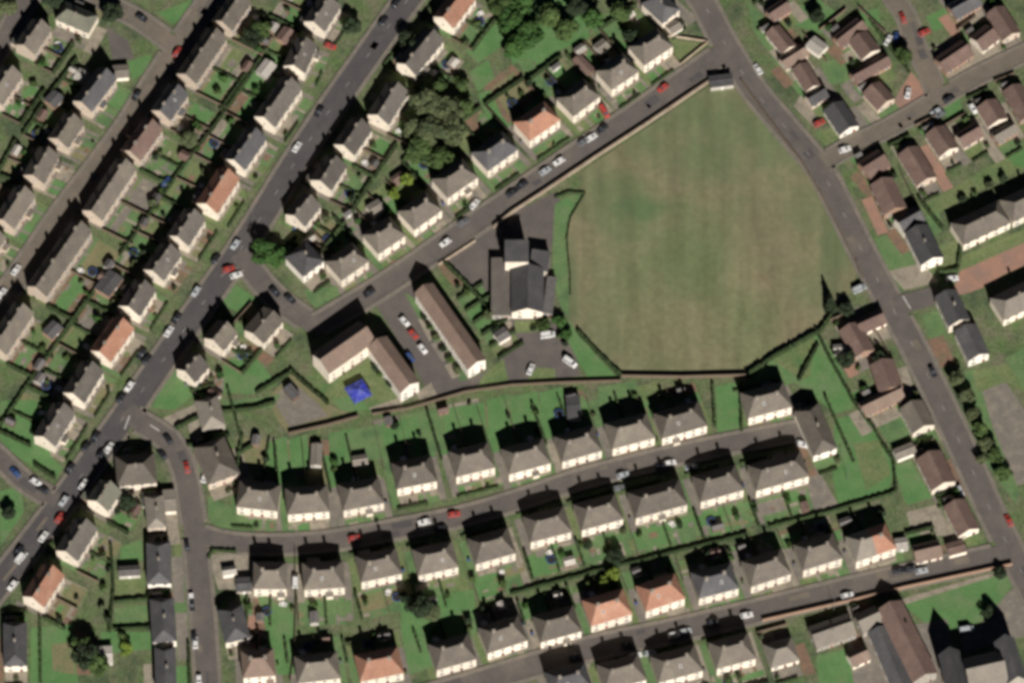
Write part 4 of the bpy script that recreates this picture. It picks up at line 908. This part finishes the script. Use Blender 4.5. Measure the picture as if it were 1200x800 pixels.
shed_at(177, 588, 4, 'blue-roofed shed on the southwest street', 5.5, 5, 2.3, 'wall_cream', 'roof_slate')
shed_at(198, 590, 4, 'narrow cream garage beside the blue-roofed shed', 4.6, 8, 2.4, 'wall_cream', 'roof_pale', name='garage', cat='garage')
shed_at(342, 462, -52, 'dark green container on the bare plot', 5.2, 3, 2.3, 'shed_wood', 'roof_slate', rise=.15)
shed_at(371, 536, 88, 'pale-sided garden building above the curved street gardens', 8, 3.6, 2.3, 'shed_pale', 'roof_pale')
shed_at(422, 542, 10, 'sand-coloured pergola shed in a curved street garden', 5, 3.4, 2.1, 'wall_cream', 'roof_pale')
shed_at(672, 480, 4, 'long dark-roofed garage behind the seventh curved street house', 4.6, 9, 2.5, 'wall_cream', 'roof_slate', name='garage', cat='garage')
shed_at(269, 672, 10, 'white shed on the corner of the curved street', 4.5, 2.6, 2.2, 'wall_white', 'shed_pale')
shed_at(286, 688, 4, 'grey lean-to garage west of the first south-side curved street house', 5, 5, 2.4, 'wall_stone', 'roof_slate', name='garage', cat='garage')
shed_at(1060, 532, 24, 'pale-fronted garage between the olive-grey and wide brown houses', 7, 4, 2.4, 'wall_white', 'roof_pale', name='garage', cat='garage')
shed_at(986, 412, 4, 'white conservatory beside the brown bungalow near the field', 5.5, 3, 2.2, 'wall_white', 'shed_pale', name='conservatory', cat='conservatory')
shed_at(705, 58, 40, 'pale shed in the gardens north of the field street', 4.4, 4, 2.2, 'shed_pale', 'roof_pale')
shed_at(684, 80, -50, 'brown-roofed long shed in the gardens north of the field street', 8, 3.6, 2.2, 'shed_wood', 'roof_brown')
shed_at(790, 36, 35, 'pale lean-to at the end of the dark-roofed junction house', 4.5, 4, 2.4, 'wall_cream', 'roof_pale', rise=.8)
shed_at(845, 99, 8, 'dark dugout cabin with a pale front in the field corner', 8, 4.5, 2.5, 'shed_pale', 'roof_slate', name='cabin', cat='cabin', rise=.35)
shed_at(957, 58, -40, 'pale garage in the cluster west of the brown cul-de-sac', 6, 5, 2.4, 'wall_white', 'shed_pale', name='garage', cat='garage')
shed_at(546, 185, 30, 'cream summerhouse in the gardens behind field street', 4, 3.4, 2.2, 'wall_cream', 'roof_pale', name='summerhouse', cat='summerhouse') if False else None
shed_at(440, 247, 34, 'sand-roofed summerhouse behind the second field street house', 5, 4.4, 2.3, 'wall_cream', 'roof_pale', name='summerhouse', cat='summerhouse')
shed_at(1195, 740, 15, 'white shed beside the villa drive', 4, 3, 2.2, 'wall_white', 'shed_pale') if False else None
shed_at(588, 396, 35, 'white-ended store beside the church hall car park', 4.5, 4, 2.4, 'wall_white', 'shed_roof')
shed_at(1056, 640, 8, 'grey shed in the yard beside the tan-roofed cottage', 4, 4, 2.2, 'shed_pale', 'shed_pale')
shed_at(1120, 645, 16, 'tan garage between the cottage and the east road', 6, 4.5, 2.4, 'wall_cream', 'roof_brown', name='garage', cat='garage')

for lab, pts in (('along the west wall of the straight flats, {} from north', [(497, 374), (504, 386), (511, 397), (519, 410), (527, 423), (535, 436)]),
                 ('in the courtyard of the L-shaped flats, {} from west', [(441, 432), (446, 441), (453, 437), (459, 452)]),
                 ('in the southwest gardens east of the diagonal road, {} from north', [(128, 668), (121, 690), (119, 712), (126, 728), (145, 748)]),
                 ('along the north edge of the green behind the red court houses, {} from west', [(1128, 236), (1142, 228), (1160, 220), (1176, 212)]),
                 ('beside the church hall car park, {} from west', [(625, 386), (632, 384), (655, 396), (662, 404)]),
                 ('in the small gardens behind the straight flats, {} from north', [(536, 336), (548, 344), (572, 372), (580, 388)])):
    for k, (x, y) in enumerate(pts): shrub(G(x, y), random.uniform(1.1, 2.0), ('leaf_dark', 'leaf_green', 'leaf_olive')[k % 3], 'shrub ' + lab.format(ORD[k]))
# the bright blue tent behind the flats
tp_ = G(420, 462); tt = empty('party_tent', tp_, R(30), 'bright blue tent canopy on the grass behind the L-shaped flats', 'tent')
b = MB(); w2 = 3.4; n_ = 12; rt_ = random.Random(2); V = []
for a_ in range(n_ + 1):
    for c_ in range(n_ + 1):
        x, y = (a_ / n_ * 2 - 1), (c_ / n_ * 2 - 1); m_ = max(abs(x), abs(y)); h_ = 2.4 + 1.35 * (1 - m_) ** 1.15
        h_ += .09 * math.sin(9 * math.atan2(y, x) + 4 * m_) * m_ * (1.1 - m_) * 4 + rt_.uniform(-.05, .05)
        V.append((x * w2, y * w2, h_))
F_ = [(a_ * (n_ + 1) + c_, (a_ + 1) * (n_ + 1) + c_, (a_ + 1) * (n_ + 1) + c_ + 1, a_ * (n_ + 1) + c_ + 1) for a_ in range(n_) for c_ in range(n_)]
b.mesh(V, F_, 'blue_cloth')
for (p_, q_) in (((-1, -1), (1, -1)), ((1, -1), (1, 1)), ((1, 1), (-1, 1)), ((-1, 1), (-1, -1))):
    for k_ in range(6):
        t0, t1 = k_ / 6, (k_ + 1) / 6; A_ = [w2 * (p_[i] + (q_[i] - p_[i]) * t0) for i in (0, 1)]; B_ = [w2 * (p_[i] + (q_[i] - p_[i]) * t1) for i in (0, 1)]
        b.poly([(*A_, 2.39), (*B_, 2.39), (*B_, 2.0), ((A_[0] + B_[0]) / 2, (A_[1] + B_[1]) / 2, 1.9), (*A_, 2.0)], 'blue_cloth')
b.build('canopy', tt)
for x in (-1, 1):
    for y in (-1, 1):
        b = MB(); b.cyl((x * (w2 - .1), y * (w2 - .1), 0), (x * (w2 - .1), y * (w2 - .1), 2.12), .06, .06, 6, 'metal'); b.build('pole', tt)
# lamp posts
for px, py, lab in ((977, 716, 'slim lamp post beside the stone wall of the south street'), (993, 562, 'lone post throwing a shadow across the big green lawn'), (296, 262, 'lamp post near the link road junction'), (1012, 342, 'lamp post beside the silver van on the east road')):
    p = G(px, py); o = empty('lamp_post', p, R(90), lab, 'lamp post')
    b = MB(); b.cyl((0, 0, 0), (0, 0, 7), .09, .06, 8, 'metal'); b.cyl((0, 0, 6.95), (1.3, 0, 7.2), .05, .05, 6, 'metal'); b.build('post', o)
    b = MB(); b.box(1.2, -.14, 7.12, 1.9, .14, 7.3, 'car_grey'); b.build('lamp_head', o)

# ------------------------------------------------------------------ trees
T = [
 (500, 128, 5.5, 11, 'leaf_olive', 'tall olive tree at the north of the big clump behind the diagonal road'), (524, 140, 5.5, 10, 'leaf_olive', 'spreading olive tree on the east of the big clump'), (506, 158, 6.5, 11, 'leaf_olive', 'broadest olive tree in the middle of the big clump'), (533, 162, 4.5, 8, 'leaf_olive', 'smaller olive tree at the southeast of the big clump'), (493, 182, 5.5, 9, 'leaf_green', 'green tree at the south of the big clump'), (517, 190, 4.5, 8, 'leaf_green', 'green tree between the big clump and the field street houses'),
 (541, 128, 4, 7, 'leaf_green', 'green tree beside the bare tan garden, east of the big clump'), (488, 155, 4.5, 9, 'leaf_olive', 'olive tree at the western fringe of the big clump'), (512, 108, 4, 8, 'leaf_green', 'green tree at the northern tip of the big clump'),
 (598, 30, 5, 9, 'leaf_bright', 'bright leafy tree on the west of the northern copse'), (620, 45, 5.5, 9, 'leaf_bright', 'broad bright tree in the middle of the northern copse'), (642, 25, 5, 9, 'leaf_green', 'green tree at the northern edge of the copse'), (664, 40, 4.5, 8, 'leaf_green', 'green tree on the east of the northern copse'), (603, 62, 4.5, 8, 'leaf_bright', 'bright tree at the southern end of the northern copse'), (588, 12, 4.5, 9, 'leaf_green', 'green tree cut by the top edge, west of the copse'), (694, 28, 4, 7, 'leaf_bright', 'bright tree above the long shed'), (676, 14, 4, 8, 'leaf_dark', 'dark tree cut by the top edge near the copse'), (727, 18, 4, 7, 'leaf_green', 'green tree behind the eighth field street house'), (738, 46, 3, 6, 'leaf_dark', 'small dark tree behind the last field street house'), (612, 12, 4.5, 9, 'leaf_bright', 'bright tree touching the top edge over the copse'),
 (476, 212, 2.6, 4.5, 'leaf_lime', 'lime-green tree behind the third field street house'), (462, 228, 2.2, 4, 'leaf_lime', 'smaller lime-green tree beside its larger twin'), (311, 300, 5.2, 7.5, 'leaf_bright', 'broad bright tree on the corner of the diagonal road and link road'), (322, 304, 4.2, 6.5, 'leaf_bright', 'bright tree joined to the broad corner tree'),
 (494, 716, 4.2, 9, 'leaf_dark', 'very dark tree below the fourth south-side curved street house'), (482, 708, 3.2, 7, 'leaf_dark', 'smaller very dark tree beside the dark tree of the curved street gardens'), (505, 720, 3, 6, 'leaf_olive', 'low olive tree east of the very dark tree'),
 (1122, 446, 3, 5.5, 'leaf_olive', 'northernmost tree of the strip along the east road'), (1132, 466, 3.2, 6, 'leaf_olive', 'second tree from north in the east road strip'), (1140, 487, 2.8, 5.5, 'leaf_olive', 'third tree from north in the east road strip'), (1148, 506, 3, 6.5, 'leaf_green', 'fourth tree from north in the east road strip'), (1155, 522, 2.8, 5.5, 'leaf_olive', 'fifth tree from north in the east road strip'), (1166, 536, 2.8, 6.5, 'leaf_green', 'sixth tree from north in the east road strip'), (1175, 556, 2.8, 5.5, 'leaf_green', 'southernmost tree of the strip along the east road'), (1150, 538, 2.4, 4.5, 'leaf_olive', 'small tree beside the kerb in the east road strip'),
 (992, 424, 3.4, 6, 'leaf_dark', 'dark tree below the white conservatory'), (990, 365, 2.6, 5, 'leaf_dark', 'dark tree beside the brown bungalow at the field corner'), (1033, 422, 2.8, 5, 'leaf_dark', 'dark tree between two brown bungalows beside the east road'),
 (1058, 68, 3.6, 6, 'leaf_green', 'green tree on the bend of the brown cul-de-sac'), (957, 22, 3, 5.5, 'leaf_dark', 'dark tree on the lawn of the northern estate cluster'), (294, 50, 4, 7, 'leaf_dark', 'dark tree beside the northernmost northwest road house'), (306, 38, 3.6, 6.5, 'leaf_green', 'green tree east of the northernmost northwest road house'), (221, 166, 3.2, 6, 'leaf_olive', 'bare-looking olive tree behind the third northwest road house'),
 (100, 775, 4.8, 9, 'leaf_dark', 'dark tree in the southwest corner gardens'), (113, 785, 4, 8, 'leaf_green', 'green tree beside the dark southwest corner tree'), (97, 757, 3.6, 7, 'leaf_green', 'northernmost tree of the southwest corner garden clump'), (148, 760, 2.4, 4, 'leaf_lime', 'lime-green tree in the southwest gardens'), (718, 674, 2.6, 4.5, 'leaf_lime', 'lime-green tree behind the orange roofs of the south street'), (708, 682, 2, 3.6, 'leaf_lime', 'small lime-green bush-like tree behind the orange roofs'),
 (412, 34, 3.6, 6, 'leaf_dark', 'round dark tree on the lawn near the top of the diagonal road'), (8, 12, 4, 7, 'leaf_olive', 'olive tree in the extreme northwest corner'), (62, 4, 4, 8, 'leaf_dark', 'dark tree at the top edge above the moss-roofed house'), (132, 22, 4, 9, 'leaf_dark', 'tall dark tree beside the junction side road'), (11, 602, 2.6, 4.5, 'leaf_dark', 'small dark tree on the lawn beside the diagonal road'), (720, 655, 3, 5.5, 'leaf_dark', 'dark tree above the lime-green tree behind the south street'),
 (488, 62, 3.6, 7, 'leaf_dark', 'dark tree behind the second house on the east of the diagonal road'), (478, 50, 3.2, 6, 'leaf_dark', 'dark roadside tree below the orange roof at the top edge'), (500, 45, 3.4, 6, 'leaf_olive', 'olive tree next to the orange roof at the top edge'), (540, 100, 3, 5, 'leaf_green', 'green tree east of the second diagonal road house garden'), (1172, 672, 2.4, 4, 'leaf_dark', 'small dark tree where the south street meets the east road'), (1158, 718, 2.4, 4.5, 'leaf_dark', 'round dark tree on the villa lawn'), (150, 592, 3, 6, 'leaf_dark', 'dark tree behind the wide corner house on the diagonal road'), (640, 382, 2.2, 4, 'leaf_green', 'small green tree below the church hall'), (655, 378, 2.4, 4, 'leaf_bright', 'bright bushy tree at the church hall corner of the field'), (663, 392, 2.2, 3.5, 'leaf_bright', 'bright bushy tree on the slanting field edge'),
]
for t in T: tree(t[0], t[1] + 3, t[2], t[3], t[4], t[5])
tree(973, 362, 2.3, 8, 'leaf_dark', 'tall dark conifer at the southeast corner of the playing field', conical=True)
tree(1060, 738, 2.2, 7, 'leaf_dark', 'dark conifer beside the brown school wing', conical=True)

# ------------------------------------------------------------------ vehicles
def car_parts(kind):
    if kind == 'van': L, W, H, zb, c0, c1, r0, r1 = 5.1, 1.95, 2.05, 1.05, -2.5, 1.75, -2.45, 1.0
    else: L, W, H, zb, c0, c1, r0, r1 = 4.25, 1.78, 1.46, .88, -1.95, 1.0, -1.45, .25
    h = L / 2; w_ = W / 2
    body = lambda m: None
    def make(m):
        b = MB()
        prof = [(-h, .35), (-h + .05, .22), (h - .1, .22), (h, .4), (h - .05, .66), (c1, zb), (c0, zb), (-h + .02, zb - .08)]
        n = len(prof)
        p = [(x, -w_ if 0 < i < n else -w_, z) for i, (x, z) in enumerate(prof)] + [(x, w_, z) for x, z in prof]
        # pull the upper edge in a little
        p = [(x, y * (.93 if z > .6 else 1), z) for x, y, z in p]
        b.mesh(p, [tuple(range(n)), tuple(range(2 * n - 1, n - 1, -1))] + [(i, n + i, n + (i + 1) % n, (i + 1) % n) for i in range(n)], m)
        t = .8 * w_
        b.box(r0, -t, H - .07, r1, t, H, m, top=(.12, .12, .12, .12))
        for sy in (-1, 1):   # pillars
            for (xa, xb) in ((c0 + .05, r0 + .06), (c1 - .08, r1 - .06), ((c0 + c1) / 2, (r0 + r1) / 2)):
                b.cyl((xa, sy * w_ * .88, zb), (xb, sy * t * .95, H - .05), .06, .05, 5, m)
        return b.data('body')
    b = MB()
    q = [(c0 + .06, -w_ * .87, zb), (c1 - .06, -w_ * .87, zb), (c1 - .06, w_ * .87, zb), (c0 + .06, w_ * .87, zb), (r0, -.78 * w_, H - .06), (r1, -.78 * w_, H - .06), (r1, .78 * w_, H - .06), (r0, .78 * w_, H - .06)]
    b.mesh(q, [(0, 1, 5, 4), (1, 2, 6, 5), (2, 3, 7, 6), (3, 0, 4, 7), (4, 5, 6, 7)], 'glass')
    glass = b.data('windows')
    b = MB(); b.cyl((0, -.1, 0), (0, .1, 0), .32, .32, 14, 'tyre'); b.cyl((0, -.115, 0), (0, .115, 0), .19, .19, 10, 'rim'); wheel = b.data('wheel')
    return dict(make=make, glass=glass, wheel=wheel, L=L, W=W, bodies={})
CK = {'car': car_parts('car'), 'van': car_parts('van')}
def road_dir(p):
    best = (1e9, Vector((1, 0, 0)), '')
    for name, (P, hw) in RD.items():
        for i in range(len(P) - 1):
            a = P[i]; d = P[i + 1] - a; t = max(0, min(1, (p - a).dot(d) / d.length_squared)); q = (p - a - d * t).length
            if q < best[0]: best = (q, d.normalized(), name)
    return best
CARS = []
def C(colr, *pts, kind='car', ang=None): CARS.extend((x, y, colr, kind, ang) for x, y in pts)
C('red', (208, 61), (387, 54), (777, 103), (1058, 21), (1083, 38), (268, 315), (484, 391), (219, 547), (70, 606), (415, 630), (532, 602), (1182, 609), (960, 144))
C('black', (160, 112), (166, 21), (374, 131), (449, 25), (464, 4), (706, 151), (253, 303), (207, 373), (322, 342), (340, 350), (433, 343), (172, 421), (142, 466), (112, 512), (101, 523), (119, 531), (197, 514), (190, 532), (50, 573), (82, 549), (516, 619), (735, 754), (835, 728), (674, 769), (1053, 668), (1066, 666), (1093, 435), (22, 645), (219, 638), (225, 708), (227, 745), (166, 414), (600, 226), (612, 217), (775, 546), (1112, 116))
C('white', (348, 172), (655, 189), (19, 316), (2, 343), (277, 322), (198, 388), (152, 452), (128, 524), (98, 567), (51, 628), (15, 685), (693, 161), (888, 81), (522, 284), (474, 376), (644, 336), (990, 175), (1140, 127), (1092, 149), (1041, 47), (1116, 326), (622, 432), (785, 542), (497, 611), (790, 743), (745, 767), (875, 720), (993, 697), (224, 700), (229, 752), (233, 796), (1064, 109), (240, 558), (940, 520), (42, 564), (556, 239), (495, 408))
C('silver', (639, 200), (276, 286), (230, 341), (1097, 131), (730, 556), (803, 739), (762, 764), (645, 342), (75, 586), (810, 546), (1125, 574), (1080, 668))
C('blue', (195, 213), (480, 418), (18, 553), (1050, 44), (641, 350))
C('grey', (725, 571), (246, 560), (543, 260), (1101, 134), (684, 166))
C('white', (25, 652), kind='van'); C('red', (708, 131), kind='van', ang=-60); C('white', (668, 424), kind='van', ang=-38); C('silver', (1007, 338), kind='van', ang=28); C('white', (346, 680), kind='van', ang=90); C('silver', (1133, 737), kind='van', ang=10); C('white', (642, 392), kind='van', ang=10)
ANG = {(387, 54): -20, (277, 322): 20, (1064, 109): 80, (1041, 47): 65, (1050, 44): 80, (1140, 127): -60, (1092, 149): -70, (960, 144): 30, (990, 175): 20, (474, 376): -50, (484, 391): -50, (644, 336): 80, (645, 342): 85, (641, 350): 10, (622, 432): 70, (195, 213): 60, (1116, 326): 10, (240, 558): 75, (246, 560): 75, (940, 520): -20, (556, 239): 55, (480, 418): -55, (495, 408): -55, (268, 315): 20, (1083, 38): 30, (208, 61): 60}
byk = {}
for x, y, colr, kind, ang in CARS:
    p = G(x, y + 1.5); q, d, name = road_dir(p); byk.setdefault((name, colr, kind), []).append((x, y, p, d, q, ang))
for (name, colr, kind), L in byk.items():
    ns = name in ('diagonal road', 'northwest road', 'east road', 'southwest street', 'brown cul-de-sac', 'short link road', 'corner road')
    L.sort(key=lambda t: t[1] if ns else t[0])
    K = CK[kind]; mn = 'car_' + ('silver' if colr == 'silver' else colr)
    if mn not in K['bodies']: K['bodies'][mn] = K['make'](mn)
    for i, (x, y, p, d, q, ang) in enumerate(L):
        a = ANG.get((x, y), ang)
        rz = R(a) if a is not None else math.atan2(d.y, d.x) + random.uniform(-.05, .05) + random.choice((0, math.pi))
        on = q < RD[name][1] + 1
        lab = f"{colr} {kind} {'on' if on else 'off'} the {name}" + (f', {ORD[i]} {colr} one from {"north" if ns else "west"}' if len(L) > 1 else f', the only {colr} {kind} there')
        o = empty('parked_van' if kind == 'van' else 'parked_car', (p.x, p.y, ZR + .06 if on else .15), rz, lab, kind, 'parked cars and vans')
        o.scale = (1.0, 1.0, 1.0)
        link('body', K['bodies'][mn], o); link('windows', K['glass'], o)
        for wx in (-.31, .31):
            for wy in (-1, 1):
                wh = link('wheel', K['wheel'], o); wh.location = (wx * K['L'], wy * (K['W'] / 2 - .08), .32)
